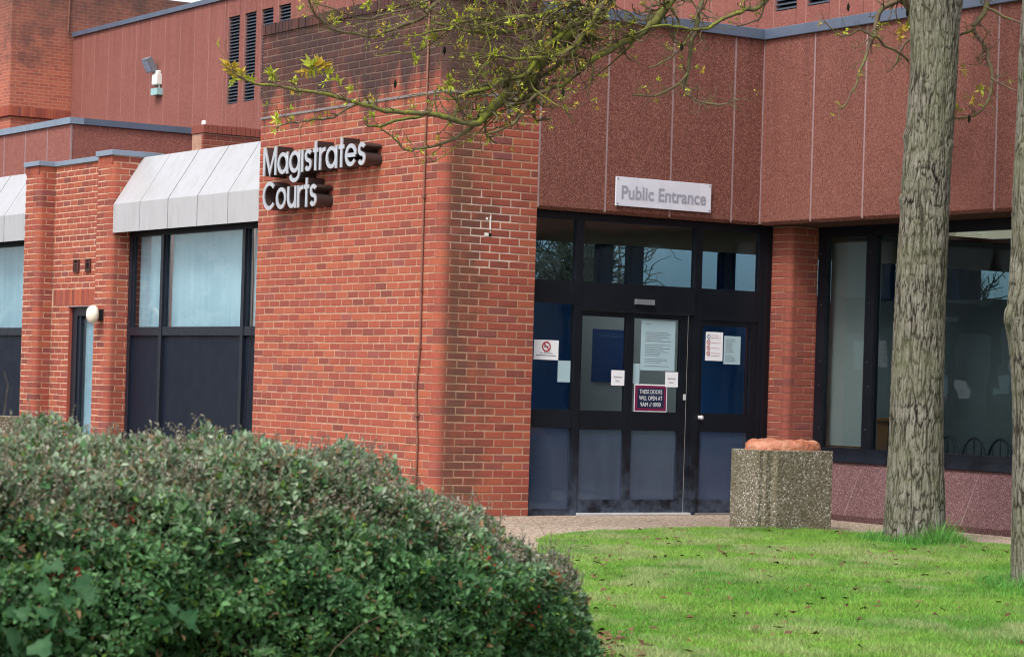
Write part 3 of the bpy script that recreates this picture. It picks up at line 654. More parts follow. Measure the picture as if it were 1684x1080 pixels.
t, y = notice('blue_paper', 'blank pale blue sheet stuck on sliding door beside the large poster', 'paper', 2.372, 2.474, 1.330, 1.530, 'paper_blue', .1235)
t, y = notice('door_poster', 'large pale poster of small print on sliding door', 'poster', 2.480, 2.910, 1.466, 1.970, 'paper_blue')
lines(t, y, 2.53, 2.86, 1.50, 1.86, 20); lines(t, y, 2.535, 2.60, 1.90, 1.94, 2, 'ink_grey', .006)
for (x0, lab) in ((2.123, 'small white square notice reading automatic door below the blue interior poster'), (2.797, 'small white square notice reading automatic door beside the maroon opening-time sign')):
    t, y = notice('automatic_door_notice', lab, 'notice', x0, x0 + .160, 1.303, 1.456, 'paper', .118)
    text_on_B('Automatic', x0 + .08, 1.390, y, .10, .020, 'ink', t); text_on_B('Door', x0 + .08, 1.350, y, .05, .018, 'ink', t)
t, y = notice('opening_time_sign', 'maroon and navy sign reading these doors will open at 9am on sliding door', 'sign', 2.414, 2.826, 1.046, 1.325, 'paper')
box('border', (2.424, y, 1.056), (2.816, y + .001, 1.312), 'sign_maroon', t); y -= .0015; box('field', (2.455, y, 1.085), (2.785, y + .001, 1.285), 'sign_navy', t); y -= .0015
for s_, z, wd in (('THESE DOORS', 1.250, .285), ('WILL OPEN AT', 1.185, .290), ('9AM // 0900', 1.120, .255)): text_on_B(s_, 2.620, z, y, wd, .043, 'paper', t)
t, y = notice('rules_notice', 'white notice with column of red symbols on hinged door', 'notice', 3.303, 3.525, 1.588, 1.884)
for i in range(4): roundel(t, y, 3.338, 1.835 - .058 * i, .020, 'ink_red' if i else 'ink_grey')
lines(t, y, 3.375, 3.505, 1.625, 1.86, 9, 'ink_red', .003)
t, y = notice('listing_notice', 'pale blue typed notice next to the red-symbol notice on hinged door', 'notice', 3.542, 3.758, 1.558, 1.850, 'paper_blue'); lines(t, y, 3.56, 3.70, 1.58, 1.82, 13, 'ink_grey', .005)

# ================================================================= WIDE WINDOW AND PLINTH
XW = 4.50
win = thing('wide_window', (XW, -3, .6), 'wide black framed window beside brick column above sloping plinth', 'window')
def wbar(name, y0, y1, z0, z1, x0=XW, x1=XW + .07, mat='frame_black'): return box(name, (x0, y0, z0), (x1, y1, z1), mat, win)
wbar('sill', -6.6, -.205, .605, .735, XW - .03); wbar('sill_drip', -6.6, -.205, .590, .660, XW - .055, XW - .031); wbar('head', -6.6, -.205, 2.90, FB + .003)
wbar('jamb', -.33, -.205, .736, 2.899); wbar('mullion', -1.105, -.965, .736, 2.899, XW - .006, XW + .07); wbar('mullion', -4.30, -4.18, .736, 2.899, XW - .006, XW + .07)
for (a, b) in ((-.964, -.331), (-4.179, -1.106), (-6.59, -4.301)): box('pane', (XW + .03, a, .736), (XW + .036, b, 2.899), 'glass_window', win)
for y in (-1.03, -.27):
    for z in (.93, 1.37, 1.62, 2.21, 2.74): MB().lathe([(.007, 0), (.004, .004)], (XW - .007 if y < -.5 else XW, y + random.uniform(-.02, .02), z), (-1, 0, 0), 6).build('screw', 'screw_grey', win)
pth = thing('plinth_wall', (4.35, -3, 0), 'sloping mauve pebble-dash plinth panels under the wide window', 'plinth')
py = [-.19, -1.02, -2.72, -4.4, -6.1]
for a, b in zip(py[:-1], py[1:]):
    g = .007; prof = [(4.245, .06), (4.265, .0), (4.60, .0), (4.60, .588), (4.478, .588)]
    V = [(p[0], yy, p[1]) for yy in (b + g, a - g) for p in prof]
    link('panel', mesh('panel', V, [(4, 3, 2, 1, 0), (5, 6, 7, 8, 9)] + [(i, (i + 1) % 5, 5 + (i + 1) % 5, 5 + i) for i in range(5)]), 'pebble_plinth', pth)
for yy in py[1:-1]:
    V = [(4.249, yy - .007, .06), (4.249, yy + .007, .06), (4.482, yy + .007, .58), (4.482, yy - .007, .58), (4.35, yy - .007, .06), (4.35, yy + .007, .06), (4.55, yy + .007, .58), (4.55, yy - .007, .58)]
    link('joint', mesh('joint', V, [(3, 2, 1, 0), (4, 5, 6, 7), (0, 1, 5, 4), (1, 2, 6, 5), (2, 3, 7, 6), (3, 0, 4, 7)]), 'sealant', pth)

# ================================================================= WING WITH PIERS
WT = 3.94
wing = thing('wing_wall', (.2, 9, 0), 'red brick wing wall with rounded piers and a narrow door recess', 'wall')
ms = Masonry(); NCW = 52; WT = 3.905
P2a, P2b, P1a, P1b, XRc = 7.655, 8.09, 9.93, 10.385, 0.22
RP = 0.065
for (ya, yb, xb) in ((P2a, P2b, .62), (P1a, P1b, XRc), (14.21, 14.66, .62)):
    MB().prism(arc_poly(0, ya, RP, .0035) + [(xb, ya + .0035), (xb, yb - .002), (.0035, yb - .002)], -.05, WT).build('mortar', 'mortar_wing', wing)
    for c in range(NCW):
        odd = c % 2; ms.corner((0, ya, c * .075 + .0375), odd, .1025 if odd else BL, BL if odd else .1025, RP)
    ms.run((0, ya), 'A', yb - ya, 0, NCW, corner=(BL, .1025)); ms.run((0, ya), 'B', xb - .004, 0, NCW, corner=(.1025, BL))
DL, DR, DT = 9.36, 8.42, 2.09
solid = MB(); solid.box((XRc + .0035, P2b, 2.10), (.60, P1a + .3, WT)); solid.box((XRc + .0035, DL, -.05), (.60, P1a + .3, 2.10)); solid.box((XRc + .0035, P2b, -.05), (.60, DR, 2.10)); solid.build('mortar', 'mortar_wing', wing)
ms.run((XRc, DL + .004), 'A', P1a - DL - .006, 0, 28); ms.run((XRc, P2b), 'A', DR - P2b - .004, 0, 28); ms.run((XRc, P2b), 'A', P1a - P2b, 31 * .075, NCW - 31)
ms.build(wing, 'brick_wing_single', 'brick_wing_joined')
for i in range(24):                                                   # soldier course over the door
    y = P2b + .04 + i * .075
    if y < P1a - .04: link('soldier_brick', shared('brick_wing_single', i % 6, *BT[i % 6]), None, wing, loc=(XRc - .002, y, 2.2125), rotz=PI / 2, scale=(.065 / BL, 1, .215 / BH))
for (ya, yb) in ((P2a, P2b), (P1a, P1b)):
    for i in range(int((yb - ya) / .075) + 1):
        y = ya + .055 + i * .075
        if y < yb - .02: link('soldier_brick', shared('brick_wing_single', i % 6, *BT[i % 6]), None, wing, loc=(-.002, y, WT - .052), rotz=PI / 2, scale=(.065 / BL, 1, .105 / BH))
# copings
for nm, a, b, z0 in (('coping', (-.028, P2a - .028, WT), (.66, P2b + .028, WT + .065), 0), ('coping', (-.028, P1a - .028, WT - .002), (.66, P1b + .028, WT + .060), 0), ('coping', (XRc - .028, P2b + .03, WT - .004), (.66, P1a - .03, WT + .058), 0), ('coping', (-.028, 14.182, WT), (.66, 14.688, WT + .062), 0)): bevel(box(nm, a, b, 'coping_light', wing), .004)
box('reveal', (XRc, DL - .004, 0), (.262, DL + .003, 2.1), 'brick_wing_joined', wing)
# narrow door in the recess
nd = thing('side_door', (.3, 8.9, 0), 'narrow dark framed glazed door in brick recess behind the round bulkhead light', 'door')
mb = MB(); mb.box((.262, DL - .16, 0), (.33, DL, DT)); mb.box((.262, DR, DT - .11), (.33, DL - .16, DT)); mb.box((.28, DL - .24, .0), (.34, DL - .161, DT - .111)); mb.box((.262, DR, 0), (.33, DR + .08, DT - .111)); mb.build('frame', 'vent_brown', nd); nd.children[0].data.materials[0] = M['frame_navy']
box('pane', (.30, DR + .08, .05), (.306, DL - .24, DT - .15), 'glass_clear', nd); box('blind', (.36, DR, .0), (.38, DL - .165, DT - .12), 'blind_pale', nd)
box('drip_strip', (.205, DR - .05, DT + .002), (.262, DL + .02, DT + .016), 'sealant', nd)
for i, (ya, yb, lab) in enumerate(((9.075, 9.235, 'small brown louvred vent in wing wall farther from the round light'), (8.715, 8.86, 'small brown louvred vent in wing wall with its flap missing, above the narrow door'))):
    v = thing('wall_vent', (.2, (ya + yb) / 2, 2.525), lab, 'vent', 'vents in the wing wall')
    mb = MB(); mb.box((.196, ya, 2.525), (.225, ya + .02, 2.69)); mb.box((.196, yb - .02, 2.525), (.225, yb, 2.69)); mb.box((.196, ya + .02, 2.525), (.225, yb - .02, 2.54)); mb.box((.196, ya + .02, 2.675), (.225, yb - .02, 2.69)); mb.build('frame', 'vent_brown', v)
    box('cavity', (.212, ya + .02, 2.541), (.218, yb - .02, 2.674), 'cavity', v)
    for z in ((2.548, 2.575, 2.602, 2.629) if i == 0 else (2.548, 2.64)): box('slat', (.200, ya + .021, z), (.211, yb - .021, z + .018), 'vent_brown', v)
bl = thing('bulkhead_light', (-.05, 7.9, 1.98), 'round cream bulkhead light on dark bracket fixed to brick pier', 'lamp')
box('bracket', (-.085, 7.80, 1.90), (-.002, 7.90, 2.04), 'black_plastic', bl)
MB().lathe([(.04, -.02), (.105, .0), (.115, .03), (.108, .06), (.085, .085), (.04, .10), (.0, .102)], (-.085, 7.85, 1.975), (-1, 0, 0), 24).build('diffuser', 'cream_plastic', bl, True)

# ---- window bays and canopies
def bay(y0, y1, mull, name_label, can_label):
    b = thing('bay_window', (.26, (y0 + y1) / 2, 0), name_label, 'window'); x0, x1 = .25, .32
    box('jamb', (x0, y1 - .09, .0), (x1, y1, 2.92), 'frame_navy', b); box('jamb', (x0, y0, 0), (x1, y0 + .06, 2.92), 'frame_navy', b)
    box('head', (x0 - .002, y0, 2.921), (x1, y1, 3.03), 'frame_black', b)
    ys = [y0 + .06] + sorted(mull) + [y1 - .09]
    for m in mull: box('mullion', (x0 - .012, m - .035, .55), (x1, m + .035, 2.92), 'frame_navy', b)
    box('sill', (x0 - .05, y0, .50), (x1, y1, .56), 'frame_navy', b); box('apron', (x0 + .02, y0, 0), (x1 + .04, y1, .499), 'panel_navy', b)
    for i in range(len(ys) - 1):
        a = ys[i] + (.036 if i else .001); c = ys[i + 1] - (.036 if i < len(ys) - 2 else .001)
        box('transom', (x0 - .004, a, 1.735), (x1 - .002, c, 1.835), 'frame_navy', b)
        box('infill_panel', (x0 + .028, a, .561), (x1 - .005, c, 1.734), 'panel_navy', b)
        box('casement', (x0 + .012, a, 1.836), (x0 + .05, a + .035, 2.919), 'frame_navy', b); box('casement', (x0 + .012, c - .035, 1.836), (x0 + .05, c, 2.919), 'frame_navy', b)
        box('pane', (x0 + .03, a + .035, 1.837), (x0 + .036, c - .035, 2.918), 'glass_clear', b)
        box('blind', (x0 + .11, a + .01, 1.80), (x0 + .125, c - .01, 2.95), 'blind_pale', b)
    cn = thing('window_canopy', (.2, (y0 + y1) / 2, 2.96), can_label, 'canopy')
    n = max(1, round((y1 - y0) / .76)); wd = (y1 - y0) / n
    for i in range(n):
        a, c = y1 - wd * i - .009, y1 - wd * (i + 1) + .009
        prof = [(.02, 2.965), (.02, 3.310), (.40, 3.905), (.42, 3.885), (.045, 3.305), (.045, 2.965)]
        dx = random.uniform(-.002, .002); V = [(p[0] + dx, yy, p[1]) for yy in (c, a) for p in prof]; nn = 6
        link('panel', mesh('panel', V, [tuple(range(nn - 1, -1, -1)), tuple(range(nn, 2 * nn))] + [(j, (j + 1) % nn, nn + (j + 1) % nn, nn + j) for j in range(nn)]), 'canopy_metal', cn)
    box('backing', (.06, y0 + .01, 3.035), (.24, y1 - .01, 3.27), 'cavity', cn); box('roof', (.41, y0 + .002, 3.80), (3.0, y1 - .002, 3.87), 'roof_felt', cn)
    mbk = MB(); mbk.add([(.05, y0 + .01, 3.30), (.05, y1 - .01, 3.30), (.40, y1 - .01, 3.85), (.40, y0 + .01, 3.85)], [(0, 1, 2, 3)]); mbk.build('under_lining', 'cavity', cn)
bay(3.81, 7.66, (4.59, 6.70), 'navy framed bay window with pale blinds between brick tower and pier', 'pale metal sloping canopy panels joining the brick tower')
bay(10.39, 14.2, (10.66, 12.9), 'navy framed bay window beyond the narrow door recess', 'pale metal sloping canopy panels beyond the narrow door recess')
# a dangling black cable on the right-hand mullion
MB().tube([(.20, 4.30, 2.93), (.19, 4.24, 2.3), (.20, 4.26, 1.7), (.21, 4.36, 1.0), (.21, 4.45, .6)], .006, 6).build('cable', 'black_plastic')
tag(bpy.data.objects['cable'], 'thin black cable hanging down the bay window next to brick tower', 'cable')

# ================================================================= ROOFTOP BLOCKS BEHIND
def pebble_block(name, label, x0, x1, y0, y1, z0, z1, ja_, jb_, mat, cat, capmat=('coping_light', 'coping')):
    t = thing(name, ((x0 + x1) / 2, (y0 + y1) / 2, z0), label, cat)
    box('core', (x0 + .06, y0 + .06, z0), (x1, y1, z1 - .01), 'cavity', t)
    for a, c in zip(ja_[:-1], ja_[1:]): box('panel', (x0, a + .008, z0), (x0 + .055, c - .008, z1), mat, t)
    for a in ja_[1:-1]: box('joint', (x0 - .001, a - .016, z0), (x0 + .05, a + .016, z1 - .002), 'sealant', t)
    for a, c in zip(jb_[:-1], jb_[1:]): box('panel', (a + .008, y0, z0), (c - .008, y0 + .055, z1), mat, t)
    for a in jb_[1:-1]: box('joint', (a - .012, y0 + .006, z0), (a + .012, y0 + .05, z1 - .002), 'sealant', t)
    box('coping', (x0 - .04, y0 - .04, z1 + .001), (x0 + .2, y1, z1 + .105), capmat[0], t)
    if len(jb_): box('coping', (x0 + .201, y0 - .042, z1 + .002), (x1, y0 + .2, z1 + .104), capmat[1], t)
    return t
pb = pebble_block('rooftop_block', 'low red pebble-dash rooftop block with grey coping behind the wing', 3.77, 6.14, 17.83, 26, 0, 5.305, [17.83, 18.82, 19.77, 20.72, 21.7, 22.7, 24, 26], [3.77, 6.13], 'pebble_far', 'building')
box('joint', (3.762, 17.822, 2), (3.79, 17.84, 5.30), 'sealant', pb)
# brick parapet left of the tower
pp = thing('brick_parapet', (4.6, 12.2, 0), 'soot-stained brick parapet between rooftop block and brick tower', 'wall')
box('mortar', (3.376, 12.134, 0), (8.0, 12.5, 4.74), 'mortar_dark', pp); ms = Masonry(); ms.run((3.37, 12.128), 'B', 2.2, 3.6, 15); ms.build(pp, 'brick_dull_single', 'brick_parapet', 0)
for i in range(30): box('coping_brick', (3.36 + i * .075, 12.10, 4.745), (3.427 + i * .075, 12.5, 4.86 + random.uniform(-.006, .006)), 'brick_parapet', pp)
MB().lathe([(.035, 0), (.035, .05), (.02, .065)], (3.41, 12.2, 4.86), (0, 0, 1), 10).build('vent_pipe', 'white_paint', pp)

# tall louvred wall
X2 = 10.105; Z2, T2 = 5.4, 8.82
uw = thing('louvred_wall', (X2 + 1, 20, 0), 'tall red pebble-dash wall with dark louvre openings behind the tower', 'wall')
openings = []
for y in (24.98, 7.63):
    for kx in range(4 if y > 9 else 7): openings.append((y - kx * .715 - .50, y - kx * .715))
def in_open(a, b): return any(o0 < (a + b) / 2 < o1 for o0, o1 in openings)
edges = sorted({32.81, 32.2, 31.56, 30.8, 30.09, 29.36, 28.62, 27.92, 27.18, 26.5, 25.84, 25.14, -8.0} | {o for pr in openings for o in pr} | {0.0})
ZL0, ZL1 = 6.70, 8.45
for a, c in zip(edges[:-1], edges[1:]):
    if c - a < .02: continue
    if in_open(a, c):
        box('panel', (X2, a + .005, Z2), (X2 + .12, c - .005, ZL0), 'pebble_far', uw); box('panel', (X2, a + .005, ZL1), (X2 + .12, c - .005, T2), 'pebble_far', uw)
        if c > 21 or (c < 9.5 and a > 3):
            for z in np.arange(ZL0 + .02, ZL1, .065):
                V = [(X2 + .03, yy, z) for yy in (a, c)] + [(X2 + .10, yy, z + .045) for yy in (c, a)] + [(X2 + .03, yy, z + .012) for yy in (a, c)] + [(X2 + .10, yy, z + .057) for yy in (c, a)]
                link('slat', mesh('slat', V, [(3, 2, 1, 0), (4, 5, 6, 7), (0, 1, 5, 4), (2, 3, 7, 6)]), 'louvre', uw)
    else:
        n = max(1, round((c - a) / .72)); dd = (c - a) / n
        for i in range(n):
            box('panel', (X2, a + dd * i + .006, Z2), (X2 + .12, a + dd * (i + 1) - .006, T2), 'pebble_far', uw); box('joint', (X2 - .002, a + dd * i - .009, Z2), (X2 + .1, a + dd * i + .009, T2 - .002), 'sealant_far', uw)
box('core', (X2 + .125, -8, Z2), (X2 + 3, 32.8, T2 - .02), 'cavity', uw)
for (ya, yb) in ((-8, 4), (4.004, 16), (16.004, 27), (27.004, 32.75)): box('coping', (X2 - .05, ya, T2 + .002), (X2 + .3, yb, T2 + .10), 'coping', uw)
for (xx, yy) in ((12.8, 31), (12.8, 20), (12.8, 6.5)): box('support_pillar', (xx, yy, 0), (xx + .4, yy + .4, Z2), 'cavity', uw)
# floodlight with sensor boxes
fl_ = thing('floodlight', (X2, 28.230, 7.2), 'grey floodlight above white junction box on the louvred wall', 'floodlight')
V = [(X2 - .30, 28.450, 7.88), (X2 - .30, 28.130, 7.88), (X2 - .16, 28.130, 7.62), (X2 - .16, 28.450, 7.62)]; nrm = np.array([.31, 0, .20]); nrm /= np.linalg.norm(nrm)
V2 = V + [tuple(np.array(v) + nrm * .12) for v in V]
link('housing', mesh('housing', V2, [(0, 1, 2, 3), (7, 6, 5, 4), (0, 4, 5, 1), (1, 5, 6, 2), (2, 6, 7, 3), (3, 7, 4, 0)]), 'grey_metal', fl_)
Vg = [tuple(np.array(v) * .86 + np.array(V).mean(0) * .14 - nrm * .004) for v in V]; link('lens', mesh('lens', Vg, [(0, 1, 2, 3)]), 'lamp_glass', fl_)
MB().tube([(X2 - .16, 28.290, 7.86), (X2 - .05, 28.290, 7.80), (X2, 28.290, 7.74)], .03, 8).build('arm', 'grey_metal', fl_)
bevel(box('junction_box', (X2 - .12, 28.010, 7.36), (X2, 28.270, 7.58), 'white_paint', fl_), .01); bevel(box('gland', (X2 - .10, 28.050, 7.581), (X2, 28.250, 7.66), 'white_paint', fl_), .02); box('side_box', (X2 - .09, 28.271, 7.42), (X2, 28.330, 7.53), 'white_paint', fl_)
MB().tube([(X2 - .03, 28.080, 7.36), (X2 - .03, 28.080, 7.28)], .016, 6).build('cable_stub', 'white_paint', fl_); box('sensor', (X2 - .13, 27.970, 7.14), (X2, 28.280, 7.28), 'teal_glass', fl_)

# far brick tower
rb = thing('rear_brick_tower', (10, 34, 0), 'weathered dark-topped brick tower rising behind the louvred wall', 'tower')
def uv_wall(name, V, Fc, uvs, mat, parent):
    me = mesh(name, V, Fc); ul = me.uv_layers.new(name='UVMap'); i = 0
    for p in me.polygons:
        for li in p.loop_indices: ul.data[li].uv = uvs(me.vertices[me.loops[li].vertex_index].co, p.normal); 
    return link(name, me, mat, parent)
mb = MB(); mb.box((8.64, 32.83, 6.97), (16, 40, 9.93))
uvf = lambda c, n: (c.y if abs(n.x) > .5 else c.x, c.z)
uv_wall('wall', mb.V, mb.F, uvf, 'brick_far', rb)
mb = MB(); mb.box((8.70, 32.89, 0), (16, 40, 6.94)); uv_wall('wall', mb.V, mb.F, uvf, 'brick_far', rb)
for i in range(22):
    x = 8.645 + i * .0705
    box('soldier_brick', (x, 32.822, 6.94 + .005), (x + .060, 32.88, 7.16), 'brick_wing_single', rb)
for i in range(24): box('soldier_brick', (8.632, 32.84 + i * .0705, 6.945), (8.69, 32.90 + i * .0705, 7.16), 'brick_wing_single', rb)
MB().tube([(9.98, 32.80, 8.9), (10.0, 32.80, 9.93)], .02, 8).build('pipe', 'conduit', rb)

# ================================================================= INTERIOR OF THE FOYER
def st(name, a, b, mat): return tag(box(name, a, b, mat), kind='structure')
st('floor', (1.1, .17, -.05), (18, 4.2, .002), 'interior_floor'); st('floor', (4.62, -6.6, -.05), (18, .168, .001), 'interior_floor')
st('ceiling', (1.1, .21, 3.27), (18, .45, 3.40), 'ceiling_beige'); st('ceiling', (1.1, 3.2, 3.27), (18, 4.2, 3.40), 'ceiling_beige')
for (xa, xb) in ((1.1, 1.5), (3.6, 4.3), (6.6, 7.3), (9.6, 18)): st('ceiling', (xa, .451, 3.27), (xb, 3.199, 3.40), 'ceiling_beige')
for (xa, xb) in ((4.63, 5.4), (6.6, 7.3), (9.6, 18)): st('ceiling', (xa, -5.0, 3.268), (xb, .209, 3.398), 'ceiling_beige')
st('ceiling', (4.63, -6.6, 3.269), (18, -5.001, 3.399), 'ceiling_beige')
for (xa, xb, ya, yb, lab) in ((1.5, 3.6, .45, 3.2, 'sliding doors'), (4.3, 6.6, .45, 3.2, 'hinged door'), (7.3, 9.6, .45, 3.2, 'dark partition'), (5.4, 6.6, -5, .2, 'hoop-back chairs'), (7.3, 9.6, -5, .2, 'far side of the dark partition')):  # unseen roof openings, added to let daylight into the dark foyer
    rl_ = thing('added_rooflight', ((xa + xb) / 2, (ya + yb) / 2, 3.4), 'added unseen glass opening letting daylight into the foyer above the ' + lab, 'added_rooflight'); box('pane', (xa - .02, ya - .02, 3.41), (xb + .02, yb + .02, 3.418), 'glass_clear', rl_)
    mb = MB(); mb.box((xa - .06, ya - .06, 3.401), (xb + .06, ya - .021, 3.46)); mb.box((xa - .06, yb + .021, 3.401), (xb + .06, yb + .06, 3.46)); mb.box((xa - .06, ya - .02, 3.401), (xa - .021, yb + .02, 3.46)); mb.box((xb + .021, ya - .02, 3.401), (xb + .06, yb + .02, 3.46)); mb.build('kerb', 'grey_metal', rl_)
st('wall_inner_left', (1.1, .17, 0), (1.16, 4.1, 3.27), 'interior_wall')
st('wall_inner_front', (4.625, -6.7, 0), (18, -6.6, 3.27), 'interior_wall'); st('wall_inner_right', (18, -6.6, 0), (18.1, 4.1, 3.27), 'interior_wall')
bwz = 2.42
st('wall_inner_back', (1.1, 4.0, 0), (18, 4.1, bwz), 'interior_blue')
st('wall_inner_back_top', (1.1, 3.98, 2.98), (18, 4.1, 3.27), 'ceiling_beige')
bw = thing('back_window', (8, 4.05, bwz), 'high strip of back windows with dark posts seen through the foyer', 'window')
xs = [1.2, 2.75, 3.15, 4.75, 5.2, 6.6, 7.9, 9.2, 10.5, 11.8, 13.1, 14.4, 16]
for x in xs: box('post', (x - .09, 3.98, bwz), (x + .09, 4.12, 2.978), 'interior_post', bw)
for a, c in zip(xs[:-1], xs[1:]): box('pane', (a + .091, 4.05, bwz), (c - .091, 4.056, 2.978), 'glass_back', bw)
st('wall_inner_partition', (2.5, 1.9, 0), (4.50, 1.96, 2.40), 'interior_wall'); st('wall_inner_partition', (4.501, 1.9, 0), (5.23, 1.96, 2.40), 'interior_blue')
box('blue_screen', (1.60, 1.2, 0.0), (2.46, 1.25, 2.2), 'interior_blue'); tag(bpy.data.objects['blue_screen'], 'tall blue interior screen behind the fixed glass beside the tower', 'screen')
ps = thing('security_poster', (3.4, 1.89, 1.35), 'blue poster headed Court Security on the inner partition behind sliding door', 'poster')
box('sheet', (3.12, 1.885, 1.34), (3.66, 1.898, 1.91), 'interior_poster', ps); text_on_B('Court Security', 3.38, 1.84, 1.883, .38, .05, 'poster_text_blue', ps)
st('wall_inner_partition', (5.231, 1.9, 0), (6.3, 1.96, 2.40), 'maroon_wall')
# grey blind behind the first pane, desk, posters
bd = box('roller_blind', (4.66, -.99, .75), (4.68, -.23, 2.86), 'blind_grey'); tag(bd, 'pale grey blind closed behind narrow pane beside brick column', 'blind')
dk = thing('desk', (7.2, 2.2, 0), 'brown wooden desk against the dark inner partition', 'desk'); box('top', (6.95, 1.975, .98), (7.49, 3.0, 1.02), 'wood', dk); box('front', (6.98, 2.0, 0), (7.02, 2.98, .979), 'wood', dk); box('side', (7.021, 1.99, 0), (7.48, 2.03, .979), 'wood', dk)
st('wall_inner_partition', (7.5, -3.2, 0), (7.56, 3.9, 2.4), 'interior_grey')
for (a, z, s_, lab) in ((-1.15, 1.62, .22, 'small white notice on the dark inner partition near the desk'), (-2.05, 1.18, .20, 'small white notice low on the dark inner partition above hoop-back chairs'), (-.35, 2.0, .16, 'white notice high on the dark inner partition')):
    nn_ = thing('inner_notice', (7.49, a, z), lab, 'notice'); box('sheet', (7.488, a, z), (7.498, a + s_, z + s_ * 1.4), 'paper_blue', nn_)
    mb = MB()
    for i in range(5): mb.box((7.485, a + .03, z + s_ * (.3 + .2 * i)), (7.487, a + s_ - .04, z + s_ * (.3 + .2 * i) + .01))
    mb.build('print', 'ink_grey', nn_)
def chair(y, x, lab):
    t = thing('hoop_chair', (x, y, 0), lab, 'chair', 'hoop-back chairs inside the window')
    hp = [(x + .02 * 0, y + .21 * math.cos(a), .46 + (.43 * math.sin(a) if True else 0)) for a in np.linspace(0, PI, 17)]
    MB().tube(hp, .013, 7).build('hoop', 'black_plastic', t, True)
    for dy in (-.11, 0, .11):
        zt = .46 + .43 * math.sqrt(1 - (dy / .21) ** 2) - .004; MB().tube([(x, y + dy * .7, .45), (x, y + dy, zt)], .008, 6).build('spindle', 'black_plastic', t)
    MB().lathe([(.0, 0), (.20, 0), (.21, .015), (.20, .03), (0, .035)], (x + .20, y, .43), (0, 0, 1), 18).build('seat', 'wood', t)
    for dx, dy in ((.05, -.15), (.05, .15), (.36, -.14), (.36, .14)): MB().tube([(x + dx, y + dy, .43), (x + dx * 1.05, y + dy * 1.2, 0)], .013, 6).build('leg', 'black_plastic', t)
for y_, lab in ((-1.70, 'black hoop-back chair inside the wide window, first from the wooden desk'), (-2.08, 'black hoop-back chair inside the wide window, second from the wooden desk'), (-2.45, 'black hoop-back chair inside the wide window, third from the wooden desk'), (-2.86, 'black hoop-back chair inside the wide window, beyond the blue-topped stand')): chair(y_, 5.0, lab)
sn = thing('dispenser_stand', (5.15, -2.62, 0), 'dark stand with blue cover inside the wide window near the hoop-back chairs', 'stand'); box('post', (5.12, -2.66, 0), (5.18, -2.56, 1.03), 'black_plastic', sn); bevel(box('cover', (5.08, -2.70, 1.03), (5.22, -2.53, 1.16), 'blue_cover', sn), .02)
box('base', (5.0, -2.75, 0), (5.3, -2.47, .03), 'black_plastic', sn)

# ================================================================= PLANTERS
def planter(loc, lab, sx=.80, sy=.52, h=.748):
    t = thing('concrete_planter', (loc[0] + sx / 2, loc[1] + sy / 2, 0), lab, 'planter'); x0, y0 = loc; x1, y1 = x0 + sx, y0 + sy; n_ = .05; c_ = .10; wl = .07
    out = [(x0, y0 + c_), (x0 + n_, y0 + c_), (x0 + n_, y0 + n_ + .012), (x0 + c_ + .02, y0 + n_ + .012), (x0 + c_ + .035, y0), (x1, y0), (x1, y1), (x0, y1)]
    mb = MB(); mb.prism([(x0 + .08, y0 + .08), (x1 - .03, y0 + .08), (x1 - .03, y1 - .03), (x0 + .08, y1 - .03)], -.02, h - .12)
    rim = [(p[0], p[1]) for p in out]; inn = [(x0 + .16, y0 + .13), (x1 - wl, y0 + .13), (x1 - wl, y1 - wl), (x0 + .16, y1 - wl)]
    mb2 = MB(); n = len(out)
    mb.prism(out[:5] + [(x0 + c_ + .035, y0 + .128), (x0 + .158, y0 + .128), (x0 + .158, y1), (x0, y1)], -.03, h); mb.prism([(x0 + c_ + .037, y0), (x1, y0), (x1, y0 + .127), (x0 + c_ + .037, y0 + .127)], -.03, h)
    mb.prism([(x1 - wl, y0 + .128), (x1, y0 + .128), (x1, y1), (x1 - wl, y1)], -.03, h); mb.prism([(x0 + .159, y1 - wl), (x1 - wl - .001, y1 - wl), (x1 - wl - .001, y1), (x0 + .159, y1)], -.03, h)
    bevel(mb.build('body', 'concrete_aggregate', t), .006, 1); return t
planter((2.06, -2.46), 'square exposed-aggregate concrete planter holding an orange sack by the entrance'); planter((-2.66, 4.72), 'exposed-aggregate concrete planter half hidden behind the hedge', .82, .5, .78)
# crumpled orange sack lying in the planter
nu, nv = 150, 60; Vs = []
for i in range(nu):
    a = 2 * PI * i / nu
    for j in range(nv):
        b = 2 * PI * j / nv; Rm, rm = .23, .085
        Vs.append((1.32 * (Rm + rm * math.cos(b)) * math.cos(a), .78 * (Rm + rm * math.cos(b)) * math.sin(a), rm * 1.25 * math.sin(b)))
Vs = np.array(Vs); nn_ = 1 - np.abs(2 * fbm(Vs * 8 + 3, 4, 11) - 1); Vs *= (1 + .15 * (nn_ - .75))[:, None]; Vs[:, 2] += .045 * (fbm(Vs * 9, 4, 5) - .45)
sack = link('orange_sack', mesh('orange_sack', Vs + np.array([2.47, -2.20, .735]), [(i * nv + j, ((i + 1) % nu) * nv + j, ((i + 1) % nu) * nv + (j + 1) % nv, i * nv + (j + 1) % nv) for i in range(nu) for j in range(nv)], True), 'orange_sack')
tag(sack, 'crumpled orange plastic ring bulging above the planter rim', 'sack')

